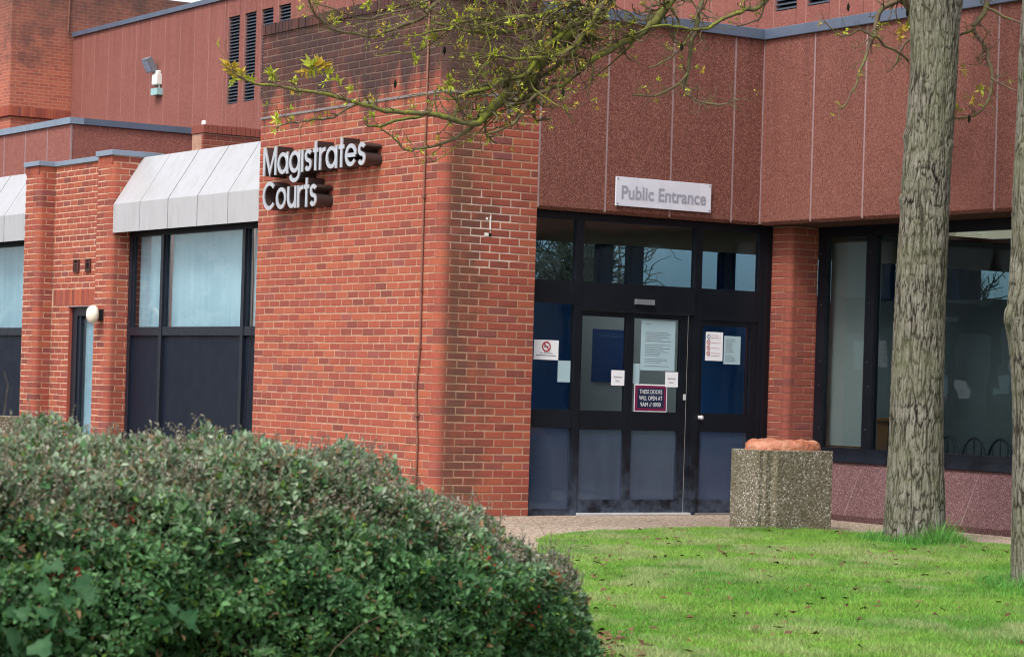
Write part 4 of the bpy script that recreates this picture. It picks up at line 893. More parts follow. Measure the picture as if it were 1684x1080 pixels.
# ================================================================= TREES
def trunk_mesh(path, nseg_z, nseg_a, burls=(), seed=1, flare=0.0):
    """path: list of (x,y,z,r)"""
    P = np.array(path, float); s_ = np.linspace(0, 1, len(P)); sz = np.linspace(0, 1, nseg_z); Q = np.stack([np.interp(sz, s_, P[:, k_]) for k_ in range(4)], 1)
    for k_ in range(4):
        ker = np.hanning(31); ker /= ker.sum(); pad = np.pad(Q[:, k_], 15, mode='edge'); Q[:, k_] = np.convolve(pad, ker, 'valid')
    A = np.linspace(0, 2 * PI, nseg_a, endpoint=False); zz, aa = np.meshgrid(Q[:, 2], A, indexing='ij'); rr = np.repeat(Q[:, 3][:, None], nseg_a, 1)
    ca, sa = np.cos(aa), np.sin(aa)
    low = fbm(np.stack([ca * 1.5, sa * 1.5, zz * .9], -1).reshape(-1, 3), 3, seed).reshape(zz.shape) - .5
    warp = (fbm(np.stack([ca * 3, sa * 3, zz * 3.0], -1).reshape(-1, 3), 3, seed + 9).reshape(zz.shape) - .5) * .55
    nf = 15
    def ridge(nf, zs, sd):
        x = np.stack([ca * nf / 2 + warp * 1.2, sa * nf / 2 + warp * 1.2, zz * zs], -1).reshape(-1, 3); v = vnoise(x, sd).reshape(zz.shape); return 1 - np.abs(2 * v - 1)
    fis = np.clip(np.maximum(ridge(20, 4.2, seed + 20) ** 6, np.maximum(.9 * ridge(30, 8.0, seed + 31) ** 6, .6 * ridge(46, 17.0, seed + 37) ** 6)) * 1.15, 0, 1)
    fine = fbm(np.stack([ca * 30, sa * 30, zz * 30], -1).reshape(-1, 3), 3, seed + 5).reshape(zz.shape)
    cav = 1 - fis; disp = low * .026 + (cav - .8) * .008 + (fine - .5) * .008
    for (bz, ba, br, bh) in burls:
        da = (aa - ba + PI) % (2 * PI) - PI; d = np.sqrt(((zz - bz) / br) ** 2 + (da * rr / br) ** 2); disp += bh * .8 * np.exp(-d ** 2 * 1.1) - .010 * np.exp(-((d - 1.0) / .22) ** 2) * (zz > bz); cav = cav - .30 * np.exp(-((d - 1.0) / .16) ** 2) * (zz > bz - br * .2)
    R_ = rr + disp; X = Q[:, 0][:, None] + R_ * ca; Y = Q[:, 1][:, None] + R_ * sa
    V = np.stack([X, Y, zz], -1).reshape(-1, 3); na = nseg_a
    i, j = np.meshgrid(np.arange(nseg_z - 1), np.arange(na), indexing='ij'); j2 = (j + 1) % na
    q_ = np.stack([i * na + j, i * na + j2, (i + 1) * na + j2, (i + 1) * na + j], -1).reshape(-1, 4)
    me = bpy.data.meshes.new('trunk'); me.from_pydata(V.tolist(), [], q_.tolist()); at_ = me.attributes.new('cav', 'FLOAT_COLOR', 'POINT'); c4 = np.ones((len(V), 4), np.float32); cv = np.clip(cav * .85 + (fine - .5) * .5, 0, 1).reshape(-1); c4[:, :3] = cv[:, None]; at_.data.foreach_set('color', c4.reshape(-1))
    me.polygons.foreach_set('use_smooth', [True] * len(me.polygons)); me.update(); return me
TD = 22.8
b1 = ground(1505, 893, 0.0); TD = proj(b1)[2]
def tp(px, py): p = at(px, py, TD); return p
pxs = [(897, 1504, 107), (880, 1503, 104), (840, 1504, 98), (750, 1506, 90), (650, 1508, 86), (550, 1512, 83), (450, 1516, 82), (350, 1521, 81), (290, 1523, 82), (200, 1530, 80), (100, 1537, 76), (40, 1538, 79), (0, 1540, 86), (-60, 1541, 86), (-140, 1545, 76), (-320, 1556, 62), (-560, 1572, 44), (-820, 1590, 26)]
path = []
for (yy, xx, wd) in pxs: p = tp(xx, yy); path.append((p[0], p[1], p[2], wd / 2 * TD / F))
path[0] = (b1[0], b1[1], -.06, path[0][3] * 1.05); path[1] = (path[1][0], path[1][1], path[1][2], path[1][3])
cam_ang = math.atan2(CAM[1] - b1[1], CAM[0] - b1[0])
zpx = lambda py_: tp(1520, py_)[2]
burls = [(zpx(150), cam_ang - .30, .055, .030), (zpx(300), cam_ang - .05, .11, .018), (zpx(225), cam_ang - 1.15, .07, .035), (zpx(240), cam_ang + 1.1, .06, .030), (zpx(375), cam_ang - .35, .07, .016), (zpx(450), cam_ang + .3, .16, .010), (zpx(330), cam_ang - 1.3, .06, .03)]
tree = thing('tree', (b1[0], b1[1], 0), 'grey-barked tree with mossy spreading boughs in front of the wide window', 'tree')
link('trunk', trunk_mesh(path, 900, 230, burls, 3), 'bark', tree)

class Twigs:
    def __init__(s): s.mb = MB(); s.tips = []
    def grow(s, p, d, L, r_, lvl=0):
        n = max(3, int(L / .05)); P = [np.array(p, float)]; d = np.array(d, float); d /= np.linalg.norm(d)
        for i in range(n):
            d = d + np.array([random.gauss(0, .30), random.gauss(0, .30), random.gauss(.06, .27)]); d /= np.linalg.norm(d); P.append(P[-1] + d * L / n)
        s.mb.tube(P, np.linspace(r_, r_ * .45, len(P)), 4 if lvl else 5, False); s.tips.append((P[-1], d))
        if lvl < 2:
            for i in range(1, len(P)):
                if random.random() < (.50 if lvl == 0 else .36):
                    dd = d * .5 + np.array([random.gauss(0, .7), random.gauss(0, .7), random.gauss(.25, .6)]); s.grow(P[i], dd, L * random.uniform(.25, .55), r_ * .62, lvl + 1)
def smooth_path(P, m=6):
    P = np.array(P, float); out = []
    for i in range(len(P) - 1):
        p0, p1, p2, p3 = P[max(i - 1, 0)], P[i], P[i + 1], P[min(i + 2, len(P) - 1)]
        for t in np.linspace(0, 1, m, endpoint=False): out.append(.5 * ((2 * p1) + (-p0 + p2) * t + (2 * p0 - 5 * p1 + 4 * p2 - p3) * t * t + (-p0 + 3 * p1 - 3 * p2 + p3) * t ** 3))
    out.append(P[-1]); return np.array(out)
tw = Twigs(); tufts = []
def bough(pts, d0, d1, w0, w1, dens=1.0, tl=(.12, .45), mat='mossy_bark', sub=0, parent=None, seg=10):
    """pts: pixel path; depth from d0 to d1; w: pixel widths"""
    n = len(pts); P = [at(p[0], p[1], d0 + (d1 - d0) * i / (n - 1)) for i, p in enumerate(pts)]; P = smooth_path(P, 7); m = len(P)
    P = P + (np.stack([fbm(P * 7 + s_, 2, 40 + s_) for s_ in range(3)], 1) - .5) * .055 + (np.stack([fbm(P * 24 + s_, 2, 50 + s_) for s_ in range(3)], 1) - .5) * .018
    rad = 1.15 * np.linspace(w0 / 2 * d0 / F, w1 / 2 * d1 / F, m); mb = MB(); mb.tube(P, rad * (1 + .7 * (fbm(P * 13, 3, 3) - .5)), seg); mb.build('branch', mat, parent or tree, True)
    L = np.linalg.norm(np.diff(P, axis=0), axis=1).sum(); k_ = int(L * (34 if mat == 'twig' else 15) * dens)
    for _ in range(k_):
        i = random.randrange(int(m * .12), m); dr = P[min(i + 1, m - 1)] - P[max(i - 1, 0)]; dr /= np.linalg.norm(dr) + 1e-9
        pj = proj(P[i])
        tw.grow(P[i], dr * .8 + np.array([random.gauss(0, .6), random.gauss(0, .6), random.gauss(.25, .6)]), random.uniform(*tl), max(.0034, rad[i] * .36))
    if sub:
        for _ in range(sub):
            i = random.randrange(int(m * .35), m - 1); dr2 = P[i + 1] - P[i - 1]; dr2 /= np.linalg.norm(dr2) + 1e-9; dd = dr2 * 1.0 + np.array([random.gauss(0, .55), random.gauss(0, .55), random.gauss(.0, .45)]); dd /= np.linalg.norm(dd)
            n2 = random.randint(7, 12); Q = [P[i].copy()]; LL = random.uniform(.35, .95)
            for _j in range(n2):
                dd = dd + np.array([random.gauss(0, .26), random.gauss(0, .26), random.gauss(.02, .22)]); dd /= np.linalg.norm(dd); Q.append(Q[-1] + dd * LL / n2)
            rr_ = np.linspace(max(.007, rad[i] * .42), .0035, len(Q)); MB().tube(smooth_path(Q, 3), np.interp(np.linspace(0, 1, (len(Q) - 1) * 3 + 1), np.linspace(0, 1, len(Q)), rr_), 6, False).build('branch', mat, parent or tree, True)
            for _j in range(int(LL * 12)):
                kq = random.randrange(1, len(Q)); tw.grow(Q[kq], dd * .5 + np.array([random.gauss(0, .6), random.gauss(0, .6), random.gauss(.25, .6)]), random.uniform(.06, .24), .0036)
    tw.tips.append((P[-1], dr if k_ else np.array([0, 0, 1.]))); return P
D = 22.0
bough([(1524, 40), (1490, -40), (1420, -110), (1300, -150), (1180, -130), (1080, -80), (1010, -25), (965, 25), (930, 62), (897, 92), (862, 130), (826, 162), (786, 202)], 22.9, 21.2, 46, 13, .7, (.15, .5), sub=9)
bough([(800, 190), (783, 204), (750, 196), (700, 187), (640, 184), (592, 170), (540, 156), (478, 146), (425, 137), (386, 124)], 21.2, 20.4, 10, 3, .9, (.10, .30))
bough([(790, 200), (757, 222), (722, 237), (694, 245), (668, 246), (645, 230), (626, 209)], 21.2, 20.9, 6, 2, .6, (.08, .2), 'twig')
bough([(900, 150), (873, 162), (850, 198), (826, 214), (804, 220)], 21.3, 21.0, 6, 3, .5, (.08, .2), 'twig')
bough([(1010, -25), (960, 30), (905, 70), (870, 120), (828, 135), (790, 150), (748, 164)], 21.6, 21.0, 9, 5, 1.4, (.12, .35), sub=4)
bough([(700, 190), (660, 196), (628, 203), (604, 205)], 21.1, 20.9, 5, 3, .6, (.06, .2))
bough([(590, 168), (560, 186), (520, 196), (480, 200), (452, 210)], 21.0, 20.6, 3.5, 2, .6, (.06, .2), 'twig')
bough([(1180, -130), (1130, -40), (1100, 8), (1070, 42), (1028, 70), (962, 107), (924, 140), (886, 153), (852, 172)], 21.9, 21.4, 14, 4, 1.6, (.15, .45), sub=7)
bough([(1080, -80), (1010, -10), (960, 20), (900, 34), (841, 49), (778, 54), (713, 36)], 21.7, 21.0, 10, 4, 1.9, (.15, .45), sub=7)
bough([(1000, -40), (940, 5), (880, 25), (820, 30), (760, 40), (700, 60)], 21.5, 20.9, 8, 3, 1.6, (.15, .4), sub=5)
bough([(1020, -40), (985, 20), (950, 70), (905, 95), (850, 98), (800, 92)], 21.4, 21.1, 9, 4, 1.9, (.12, .4), sub=5)
bough([(1040, -60), (990, 30), (940, 90), (900, 118), (870, 140), (820, 142)], 21.9, 21.6, 8, 4, 1.7, (.12, .4), sub=5)
bough([(1250, -140), (1180, -70), (1157, 0), (1143, 48), (1131, 104), (1128, 144), (1146, 163), (1183, 172), (1211, 163)], 22.0, 21.7, 10, 2, .55, (.08, .25), 'twig')
bough([(1130, 118), (1109, 144), (1076, 157), (1039, 155)], 21.8, 21.6, 4, 2, .7, (.06, .2), 'twig')
bough([(1140, 50), (1115, 85), (1098, 100), (1065, 115)], 21.8, 21.5, 4, 2, .8, (.06, .2), 'twig')
bough([(1330, -90), (1254, 4), (1220, 18), (1183, 33), (1140, 50), (1090, 42), (1030, 60)], 22.0, 21.6, 7, 3, .8, (.1, .3))
bough([(1300, -60), (1262, 0), (1250, 30), (1212, 46)], 22.1, 21.9, 3, 2, .5, (.06, .2), 'twig')
bough([(1180, -130), (1000, -70), (860, -40), (732, 0), (697, 26), (649, 48), (610, 58), (552, 51), (520, 29), (507, -4)], 21.6, 20.6, 8, 2.5, .5, (.08, .3), 'twig')
bough([(860, -40), (780, -16), (700, 4), (632, 27), (584, 27), (514, 6)], 21.2, 20.6, 4, 2, .6, (.08, .25), 'twig')
bough([(1500, 30), (1490, -6), (1477, 0), (1447, 20), (1438, 53), (1430, 77), (1420, 103), (1407, 137), (1387, 173), (1379, 180)], 22.6, 21.9, 9, 2, .55, (.06, .22), 'twig')
bough([(1438, 55), (1453, 75), (1480, 85), (1494, 98)], 22.2, 22.4, 4, 2.5, .8, (.06, .2), 'twig')
bough([(1505, 62), (1483, 82), (1474, 105), (1462, 116)], 22.6, 22.2, 4, 2, .6, (.06, .2), 'twig')
bough([(1440, 60), (1410, 50), (1385, 60), (1360, 40)], 22.2, 22.0, 3.5, 1.8, .7, (.06, .2), 'twig')
bough([(1560, -70), (1600, -60), (1620, -10), (1617, 27), (1602, 47), (1620, 80), (1630, 113), (1628, 150), (1617, 177), (1593, 192), (1572, 193)], 22.9, 22.2, 9, 2.5, .55, (.06, .22), 'twig')
bough([(1620, 13), (1653, 27), (1684, 43), (1720, 50)], 22.4, 22.2, 4, 2, .4, (.06, .2), 'twig'); bough([(1602, 47), (1585, 56), (1572, 62)], 22.4, 22.5, 4, 3, .4, (.06, .15), 'twig'); bough([(1630, 130), (1650, 140), (1672, 150)], 22.3, 22.2, 3, 1.8, .5, (.05, .15), 'twig')
tag(tw.mb.build('twigs', 'twig', tree), kind='stuff')
# spring leaves: small tufts at twig tips, larger ones at the bough's end
LV, LC = [], []
def leaf(p, d, L, wd, col):
    d = d / (np.linalg.norm(d) + 1e-9); s_ = np.cross(d, rng.normal(size=3)); s_ /= np.linalg.norm(s_) + 1e-9; nn2 = np.cross(s_, d)
    LV.extend([p, p + d * L * .4 + s_ * wd / 2 + nn2 * L * .12, p + d * L, p + d * L * .4 - s_ * wd / 2 + nn2 * L * .12, p + d * L * .45]); LC.append(col)
def tuft(p, d, n, L, spread=.9):
    base = np.array([.42, .47, .050]) * rng.uniform(.75, 1.1) if rng.random() < .8 else np.array([.50, .36, .05])
    for _ in range(n): leaf(p + rng.normal(size=3) * .008, d * .5 + rng.normal(size=3) * spread, L * rng.uniform(.6, 1.2), L * .38, base * rng.uniform(.7, 1.2))
for (p, d) in tw.tips:
    if rng.random() < (.13 if proj(p)[0] < 1060 else .05): tuft(p, d, rng.integers(4, 8), .038)
for (px, py, n, L) in ((378, 112, 14, .075), (392, 122, 12, .07), (384, 132, 8, .05), (412, 130, 8, .055), (446, 122, 10, .06), (452, 132, 7, .05), (484, 134, 8, .05), (500, 120, 9, .05), (512, 110, 14, .08), (528, 108, 14, .08), (540, 120, 9, .06), (478, 148, 6, .05), (556, 132, 7, .05), (455, 196, 9, .055), (610, 188, 6, .05), (575, 147, 6, .05), (738, 140, 8, .055), (740, 128, 7, .05), (684, 98, 7, .05), (712, 60, 9, .055), (700, 68, 8, .05), (752, 32, 7, .05), (842, 38, 8, .05), (604, 8, 8, .055), (644, 14, 8, .05), (550, 34, 6, .05), (520, 4, 8, .05), (812, 90, 8, .045), (1485, 50, 10, .05), (1494, 45, 10, .05), (1390, 52, 6, .045), (1612, 148, 7, .05), (1574, 180, 8, .05), (1600, 165, 6, .045), (1585, 116, 5, .045), (1480, 60, 8, .05), (1155, 116, 4, .04)):
    tuft(at(px, py, 21.0 if px < 1300 else 22.2), np.array([0, 0, .6]), int(n * 1.5), L * 1.35, 1.0)
lv = fast_mesh('leaves', np.array(LV), 5, [(0, 1, 4), (1, 2, 4), (4, 2, 3), (0, 4, 3)], np.array(LC)); tag(link('leaves', lv, 'spring_leaf', tree), kind='stuff')
cones = MB()
for (px, py) in ((650, 138), (731, 83), (1121, 77), (926, 152), (1395, 12), (1594, 195), (1492, 21)):
    p = at(px, py, 21.1 if px < 1300 else 22.2); cones = MB(); cones.lathe([(.003, .035), (.010, .02), (.014, 0), (.011, -.02), (.003, -.04)], p, (0, 0, 1), 8); cones.build('seed_cone', 'hedge_core', tree)

b2 = ground(1713, 968, 0.0); T2D = proj(b2)[2]
px2 = [(972, 1716, 112), (955, 1715, 105), (860, 1715, 100), (700, 1716, 100), (600, 1715, 103), (530, 1712, 109), (480, 1713, 106), (400, 1716, 102), (300, 1719, 104), (200, 1724, 102), (100, 1727, 100), (0, 1732, 98), (-200, 1740, 90), (-600, 1752, 60), (-1000, 1764, 30)]
path2 = []
for (yy, xx, wd) in px2: p = at(xx, yy, T2D); path2.append((p[0], p[1], p[2], wd / 2 * T2D / F))
path2[0] = (b2[0], b2[1], -.06, path2[0][3] * 1.1)
tree2 = thing('tree', (b2[0], b2[1], 0), 'grey tree trunk with a swollen knot standing on the lawn right of the planter', 'tree')
ca2 = math.atan2(CAM[1] - b2[1], CAM[0] - b2[0]); z2 = lambda py_: at(1713, py_, T2D)[2]
link('trunk', trunk_mesh(path2, 760, 200, [(z2(525), ca2 - 1.25, .10, .035), (z2(80), ca2 - .9, .05, .03), (z2(250), ca2 - .8, .06, .02)], 17), 'bark', tree2)
tw2 = Twigs(); tw_old = tw; tw = tw2
bough([(1735, -250), (1820, -420), (1900, -700)], T2D, T2D - 1, 40, 14, .5, (.3, .8), 'mossy_bark', parent=tree2); bough([(1745, -380), (1690, -560), (1650, -800)], T2D, T2D + .5, 36, 14, .5, (.3, .8), 'mossy_bark', parent=tree2)
tag(tw2.mb.build('twigs', 'twig', tree2), kind='stuff')

# bare trees standing beyond the building, seen through the foyer
def far_tree(x, y, sd, lab):
    global tw
    random.seed(sd); t = thing('bare_tree', (x, y, 0), lab, 'tree', 'bare trees beyond the foyer windows'); tw = Twigs()
    P = [(x, y, 0), (x + .05, y, 1.2), (x, y + .05, 2.4)]; MB().tube(P, [.14, .11, .09], 8).build('trunk', 'twig', t)
    for _ in range(22): tw.grow((x + random.gauss(0, .03), y + random.gauss(0, .03), random.uniform(1.5, 2.4)), (random.gauss(0, 1), random.gauss(0, 1), .45), random.uniform(1.0, 2.4), .022)
    tag(tw.mb.build('crown', 'twig', t), kind='stuff')
far_tree(5.2, 8.5, 1, 'bare tree seen through the back windows behind the sliding doors'); far_tree(7.6, 9.0, 2, 'bare tree seen through the back windows behind the hinged door'); far_tree(14.0, 8.6, 3, 'bare tree seen through the wide window behind the near trunk')
random.seed(21)

# ================================================================= LAWN GRASS
def in_poly(X, Y, poly):
    c = np.zeros(len(X), bool); n = len(poly); j = n - 1
    for i in range(n):
        xi, yi = poly[i]; xj, yj = poly[j]; m = ((yi > Y) != (yj > Y)) & (X < (xj - xi) * (Y - yi) / (yj - yi + 1e-12) + xi); c ^= m; j = i
    return c
def blades(n, xr, zr, hmul=1.0, keep=None):
    zc = np.sqrt(rng.uniform(zr[0] ** 2, zr[1] ** 2, n)); xc = rng.uniform(xr[0], xr[1], n) * zc
    X = CAM[0] + r0[0] * xc + fw[0] * zc; Y = CAM[1] + r0[1] * xc + fw[1] * zc
    m = in_poly(X, Y, LAWN); return X[m], Y[m]
X1, Y1_ = blades(480000, (-.02, .225), (10.5, 24.5)); X2_, Y2_ = blades(60000, (-.30, .42), (8.5, 24.5))
tuX, tuY, tuH = [], [], []
for (c, rad, n, h) in ((b1, .42, 6500, 5.2), (b2, .50, 3600, 3.6)):
    a = rng.uniform(0, 2 * PI, n); r_ = np.abs(rng.normal(.25, .10, n)) + .04; tuX.append(c[0] + r_ * np.cos(a)); tuY.append(c[1] + r_ * np.sin(a)); tuH.append(np.full(n, h) * rng.uniform(.4, 1.1, n))
X_ = np.concatenate([X1, X2_] + tuX); Y_ = np.concatenate([Y1_, Y2_] + tuY); hm_ = np.concatenate([np.ones(len(X1) + len(X2_))] + tuH); N = len(X_)
P2 = np.stack([X_, Y_, np.zeros(N)], 1); pat = fbm(P2 * 1.1, 4, 60); pat2 = fbm(P2 * 3.7, 3, 70); pat3 = fbm(P2 * .45, 3, 75)
H = (.011 + .046 * pat2 ** 1.3) * rng.uniform(.6, 1.3, N) * hm_; ang = rng.uniform(0, 2 * PI, N); wdt = .0030 * rng.uniform(.7, 1.4, N)
lean = rng.normal(0, .55, (N, 2)) * H[:, None]; dx, dy = np.cos(ang) * wdt, np.sin(ang) * wdt
V = np.zeros((N, 3, 3)); V[:, 0] = np.stack([X_ - dx, Y_ - dy, np.full(N, .004)], 1); V[:, 1] = np.stack([X_ + dx, Y_ + dy, np.full(N, .004)], 1); V[:, 2] = np.stack([X_ + lean[:, 0], Y_ + lean[:, 1], .004 + H], 1)
g0, g1, g2, g3 = np.array([.108, .285, .038]), np.array([.210, .390, .060]), np.array([.37, .41, .19]), np.array([.100, .280, .050])
a = np.clip((pat - .35) / .3, 0, 1)[:, None]; colr = g0 * (1 - a) + g1 * a
b = (np.clip((pat2 - .46) / .2, 0, 1) * np.clip((pat3 - .38) / .2, 0, 1) * .8)[:, None]; colr = colr * (.72 + .56 * fbm(P2 * 9.0, 2, 77))[:, None]; colr = colr * (1 - b) + g2 * b; tall = (hm_ != 1.0)[:, None]; colr = np.where(tall, g3 * rng.uniform(.8, 1.5, (N, 1)), colr) * rng.uniform(.7, 1.3, (N, 1))
dry = rng.random(N) < .05; colr[dry] = np.array([.34, .28, .13]) * rng.uniform(.7, 1.1, (dry.sum(), 1))
gr_ = link('grass', fast_mesh('grass', V.reshape(-1, 3), 3, [(0, 1, 2)], colr), 'grass_blade'); tag(gr_, 'short bright green mown grass with paler worn patches', 'grass', kind='stuff')
# fallen leaves on the lawn
fx, fy = blades(420, (.0, .22), (11.5, 23)); cl = fbm(np.stack([fx, fy, fx * 0], 1) * .8, 3, 90); kp = rng.random(len(fx)) < np.clip((cl - .35) * 3, .15, 1); fx, fy = fx[kp], fy[kp]
DV = []
def litter(x, y, s_, z=.030):
    a = rng.uniform(0, 2 * PI); c, d = math.cos(a), math.sin(a); t1, t2 = rng.uniform(-.012, .02, 2)
    for (u, v, ww) in ((-1, 0, t1), (0, .5, .0), (1, 0, t2), (0, -.5, .012)): DV.append((x + s_ * (u * c - v * d), y + s_ * (u * d + v * c), z + ww))
for x, y in zip(fx, fy): litter(x, y, rng.uniform(.016, .040))
for _ in range(260):
    p = cam_xy(.28 + abs(rng.normal(0, .16)), 12.1 + rng.normal(0, .55)); litter(p[0], p[1], rng.uniform(.018, .040), .012 + rng.uniform(0, .03))
tag(link('fallen_leaves', fast_mesh('fallen_leaves', np.array(DV), 4, [(0, 1, 2, 3)]), 'dead_leaf'), 'brown fallen leaves scattered over the lawn and under the hedge end', 'leaves', kind='stuff')

# ================================================================= HEDGE
H0, H1 = np.array([-3.6, 8.0]), np.array([.22, 10.6])                 # axis in camera metres (right, ahead)
hs_, hh_ = [0, .25, .50, .66, .74, .80, .86, .91, .95, .98, 1.0], [1.045, 1.045, 1.035, 1.02, 1.00, .93, .79, .67, .60, .54, .36]
hw = [.80, .80, .80, .78, .75, .70, .66, .62, .55, .42, .12]
def cavity(P_): return .20 * np.clip((fbm(P_ * np.array([1.5, 1.5, 3.4]), 3, 230) - .56) / .10, 0, 1)
def hedge_surface(s_, th, inset):
    """s along the axis 0..1, th around the section: 0 front foot .. pi back foot"""
    h = np.interp(s_, hs_, hh_); wd = np.interp(s_, hs_, hw); c, d = np.cos(th), np.sin(th); e = .62
    cx = np.sign(c) * np.abs(c) ** e * (wd - inset); cz = np.abs(d) ** e * (h - inset)
    ax = H1 - H0; ax = ax / np.linalg.norm(ax); no = np.array([ax[1], -ax[0]])
    base = H0[None] + (H1 - H0)[None] * s_[:, None]; q_ = base + no[None] * cx[:, None]
    W_ = CAM[None] * np.array([1, 1, 0]) + r0[None] * q_[:, :1] + fw[None] * q_[:, 1:2]; W_[:, 2] = cz; nrm = (r0[None] * no[0] + fw[None] * no[1]) * (c * .9)[:, None]; nrm[:, 2] = d; nrm /= np.linalg.norm(nrm, axis=1)[:, None] + 1e-9; return W_, nrm
hedge = thing('hedge', cam_xy(-1.7, 9.3), 'dense clipped small-leaved evergreen hedge sloping down to its end by the lawn', 'hedge')
ns, nt2 = 90, 40; S_, T_ = np.meshgrid(np.linspace(0, .985, ns), np.linspace(.02, PI - .02, nt2), indexing='ij'); Wc, Nc = hedge_surface(S_.ravel(), T_.ravel(), np.minimum(.20, .35 * np.interp(S_.ravel(), hs_, hw)))
Wc = Wc + Nc * ((fbm(Wc * 4.2, 3, 130) - .5) * .40 - cavity(Wc) * (Nc[:, 2] < .8) * (S_.ravel() < .74))[:, None]; Wc[:, 2] = np.maximum(Wc[:, 2], 0)
fc = [(i * nt2 + j, (i + 1) * nt2 + j, (i + 1) * nt2 + j + 1, i * nt2 + j + 1) for i in range(ns - 1) for j in range(nt2 - 1)] + [tuple((ns - 1) * nt2 + j for j in range(nt2))]
tag(link('inner_growth', mesh('inner_growth', Wc, fc, True), 'hedge_core', hedge), kind='stuff')
NL = 190000; s_ = 1 - rng.random(NL) ** 1.0 * 1.0; th = np.concatenate([rng.uniform(.05, 1.9, int(NL * .85)), rng.uniform(1.9, PI, NL - int(NL * .85))]); s_ = np.clip(s_, 0, 1)
Wl, Nl = hedge_surface(s_, th, 0.0); clump = fbm(Wl * 4.2, 3, 130) - .5; cl2 = fbm(Wl * 11, 2, 140) - .5
dep = rng.exponential(.040, NL); Wl = Wl + Nl * (clump * .36 + cl2 * .16 - .05 - dep - cavity(Wl) * (Nl[:, 2] < .8) * (s_ < .74))[:, None]
kp = Wl[:, 2] > .02; Wl, Nl, dep, clump, cl2 = Wl[kp], Nl[kp], dep[kp], clump[kp], cl2[kp]; NL = len(Wl)
# new shoots sticking out of the top
nsh = 3000; s2 = rng.random(nsh); t2_ = rng.uniform(.75, 2.2, nsh); Ws, Ns = hedge_surface(s2, t2_, 0.0); Ws = Ws + Ns * ((fbm(Ws * 4.2, 3, 130) - .5) * .36 - .05)[:, None]; sl_ = rng.uniform(.03, .13, nsh) * rng.uniform(.4, 1, nsh); sd_ = Ns * .5 + rng.normal(0, .35, (nsh, 3)) + np.array([0, 0, .6]); sd_ /= np.linalg.norm(sd_, axis=1)[:, None]
k7 = 7; fr = (np.arange(k7) + 1) / k7; sp_ = (Ws[:, None] + sd_[:, None] * (sl_[:, None] * fr[None])[..., None]).reshape(-1, 3)
stm = MB()
for i in range(nsh): stm.tube([Ws[i] - sd_[i] * .05, Ws[i] + sd_[i] * sl_[i]], [.0018, .001], 3, False)
tag(stm.build('shoots', 'twig', hedge), kind='stuff')
Pl = np.concatenate([Wl, sp_]); Nn = np.concatenate([Nl, np.repeat(sd_, k7, 0)]); dp = np.concatenate([dep, np.full(len(sp_), -.02)]); NL2 = len(Pl)
dr = Nn * .55 + rng.normal(0, .65, (NL2, 3)) + np.array([0, 0, .12]); dr /= np.linalg.norm(dr, axis=1)[:, None]; fn = Nn * .9 + rng.normal(0, .55, (NL2, 3)) + np.array([0, 0, .35]); sd = np.cross(fn, dr); sd /= np.linalg.norm(sd, axis=1)[:, None] + 1e-9; fn = np.cross(dr, sd)
L = rng.uniform(.014, .025, NL2) + .026 * rng.random(NL2) ** 4; L[NL:] = rng.uniform(.009, .020, len(sp_)) ; wl = L * rng.uniform(.42, .58, NL2); v = np.zeros((NL2, 6, 3)); l_, w_ = L[:, None], wl[:, None] / 2
v[:, 0] = Pl; v[:, 1] = Pl + dr * l_ * .35 + sd * w_ + fn * l_ * .10; v[:, 2] = Pl + dr * l_ * .70 + sd * w_ * .8 + fn * l_ * .06; v[:, 3] = Pl + dr * l_ - fn * l_ * .08; v[:, 4] = Pl + dr * l_ * .70 - sd * w_ * .8 + fn * l_ * .06; v[:, 5] = Pl + dr * l_ * .35 - sd * w_ + fn * l_ * .10
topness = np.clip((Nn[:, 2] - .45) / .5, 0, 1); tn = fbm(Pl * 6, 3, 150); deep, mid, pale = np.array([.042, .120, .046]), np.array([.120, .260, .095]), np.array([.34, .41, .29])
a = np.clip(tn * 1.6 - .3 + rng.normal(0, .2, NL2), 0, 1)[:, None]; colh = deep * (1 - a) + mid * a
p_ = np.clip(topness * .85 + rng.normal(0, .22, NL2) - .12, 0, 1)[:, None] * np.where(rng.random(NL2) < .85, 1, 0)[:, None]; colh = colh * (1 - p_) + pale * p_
tan_ = rng.random(NL2) < .03 + .09 * topness; colh[tan_] = np.array([.30, .19, .10]) * rng.uniform(.6, 1.1, (tan_.sum(), 1)); yel = rng.random(NL2) < .06; colh[yel] = np.array([.14, .25, .04]) * rng.uniform(.6, 1.2, (yel.sum(), 1)); red = (fbm(Pl * 2.6, 2, 170) > .72) & (rng.random(NL2) < .10); colh[red] = np.array([.33, .075, .04]); colh[NL:] = np.array([.28, .26, .20]) * rng.uniform(.7, 1.2, (len(sp_), 1)); colh *= rng.uniform(.75, 1.25, (NL2, 1))
tag(link('foliage', fast_mesh('foliage', v.reshape(-1, 3), 6, [(0, 1, 2, 3), (0, 3, 4, 5)], colh), 'hedge_leaf', hedge), kind='stuff')
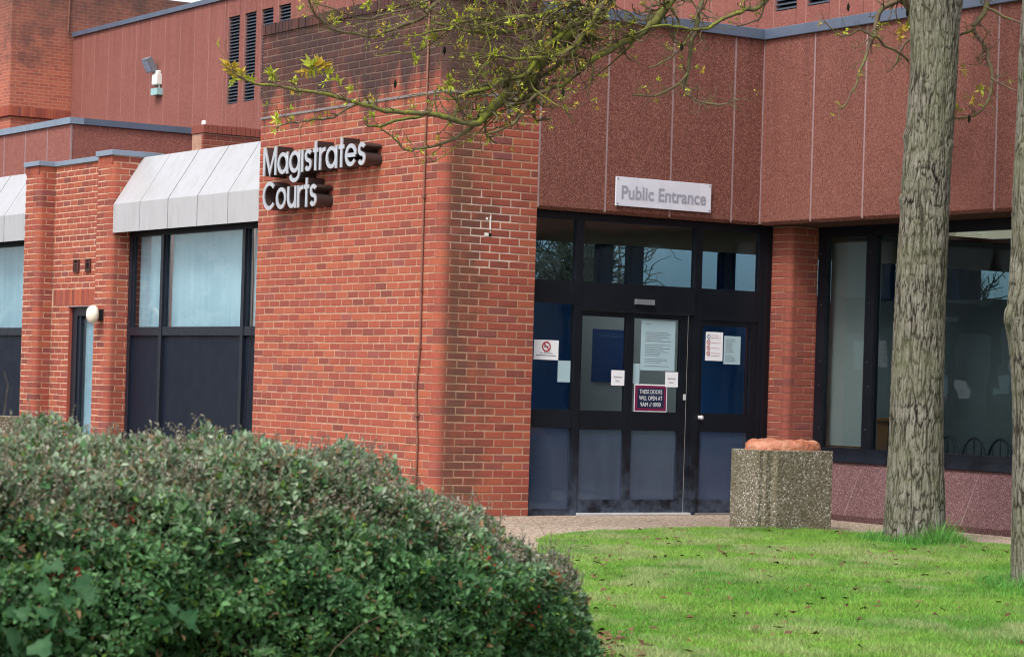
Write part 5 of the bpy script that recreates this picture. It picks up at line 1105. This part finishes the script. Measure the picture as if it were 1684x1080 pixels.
# bare stems poking from the hedge end
def hstem(px, d, r_=.003):
    P = [at(x, y, d + .02 * i) for i, (x, y) in enumerate(px)]; MB().tube(smooth_path(P, 4) + np.array([[random.gauss(0, .004) for _ in range(3)] for _ in range((len(P) - 1) * 4 + 1)]), np.linspace(r_ * .75, r_ * .3, (len(P) - 1) * 4 + 1), 5).build('stem', 'twig', hedge)
hstem([(600, 780), (640, 745), (690, 728), (720, 730)], 10.2, .0025); hstem([(690, 830), (740, 812), (800, 815), (850, 832)], 10.5, .0028); hstem([(755, 860), (750, 820), (738, 790)], 10.5, .004); hstem([(540, 1080), (590, 1030), (650, 1005)], 9.0, .003); hstem([(905, 915), (890, 870), (870, 850)], 10.6, .002); hstem([(60, 812), (90, 818), (115, 823)], 8.3, .0025); hstem([(0, 690), (12, 640), (8, 612)], 8.0, .002)
hstem([(760, 870), (820, 850), (870, 838)], 10.6, .002)
# ivy climbing through the hedge
ivy = thing('ivy', cam_xy(-1.62, 7.6), 'broad-leaved ivy growing through the lower left of the hedge', 'ivy')
def ivy_mesh():
    out = [(0, 0), (.34, -.14), (.50, .14), (.32, .34), (.30, .52), (.12, .60), (0, .98), (-.12, .60), (-.30, .52), (-.32, .34), (-.50, .14), (-.34, -.14)]
    V = [(x, y, .10 * abs(x) - .05 * y * y) for x, y in out] + [(0, .3, 0)]; n = len(out); return mesh('leaf', V, [(i, (i + 1) % n, n) for i in range(n)])
im = ivy_mesh(); im.materials.append(M['ivy_leaf'])
for (px, py, sz, rz) in ((28, 1062, .10, .4), (62, 1075, .085, -.5), (82, 1012, .07, .2), (108, 955, .065, .8), (92, 938, .05, -.4), (148, 960, .07, 1.4), (138, 985, .06, -1.0), (118, 992, .05, .3), (68, 975, .055, -.6), (122, 1040, .05, .7), (85, 1030, .05, -.3), (75, 940, .04, 0.), (160, 985, .04, 1.0), (255, 1015, .065, 2.6), (305, 1022, .065, -1.2), (290, 1005, .05, .5), (45, 1010, .05, 1.0), (20, 1015, .06, -.8)):
    o = link('leaf', im, None, ivy); p = Vector(at(px, py, 7.42 + random.uniform(-.05, .05) + px / 1684 * 1.0)); fwd = Vector(-ray(px, py)).normalized()
    qq = (fwd + Vector((random.gauss(0, .55), random.gauss(0, .55), .5))).normalized().to_track_quat('Z', 'Y').to_matrix().to_4x4() @ Matrix.Rotation(rz + PI * .1, 4, 'Z')
    o.matrix_parent_inverse = Matrix.Translation(-ivy.location); o.matrix_basis = Matrix.Translation(p) @ qq @ Matrix.Scale(sz * 1.05, 4)
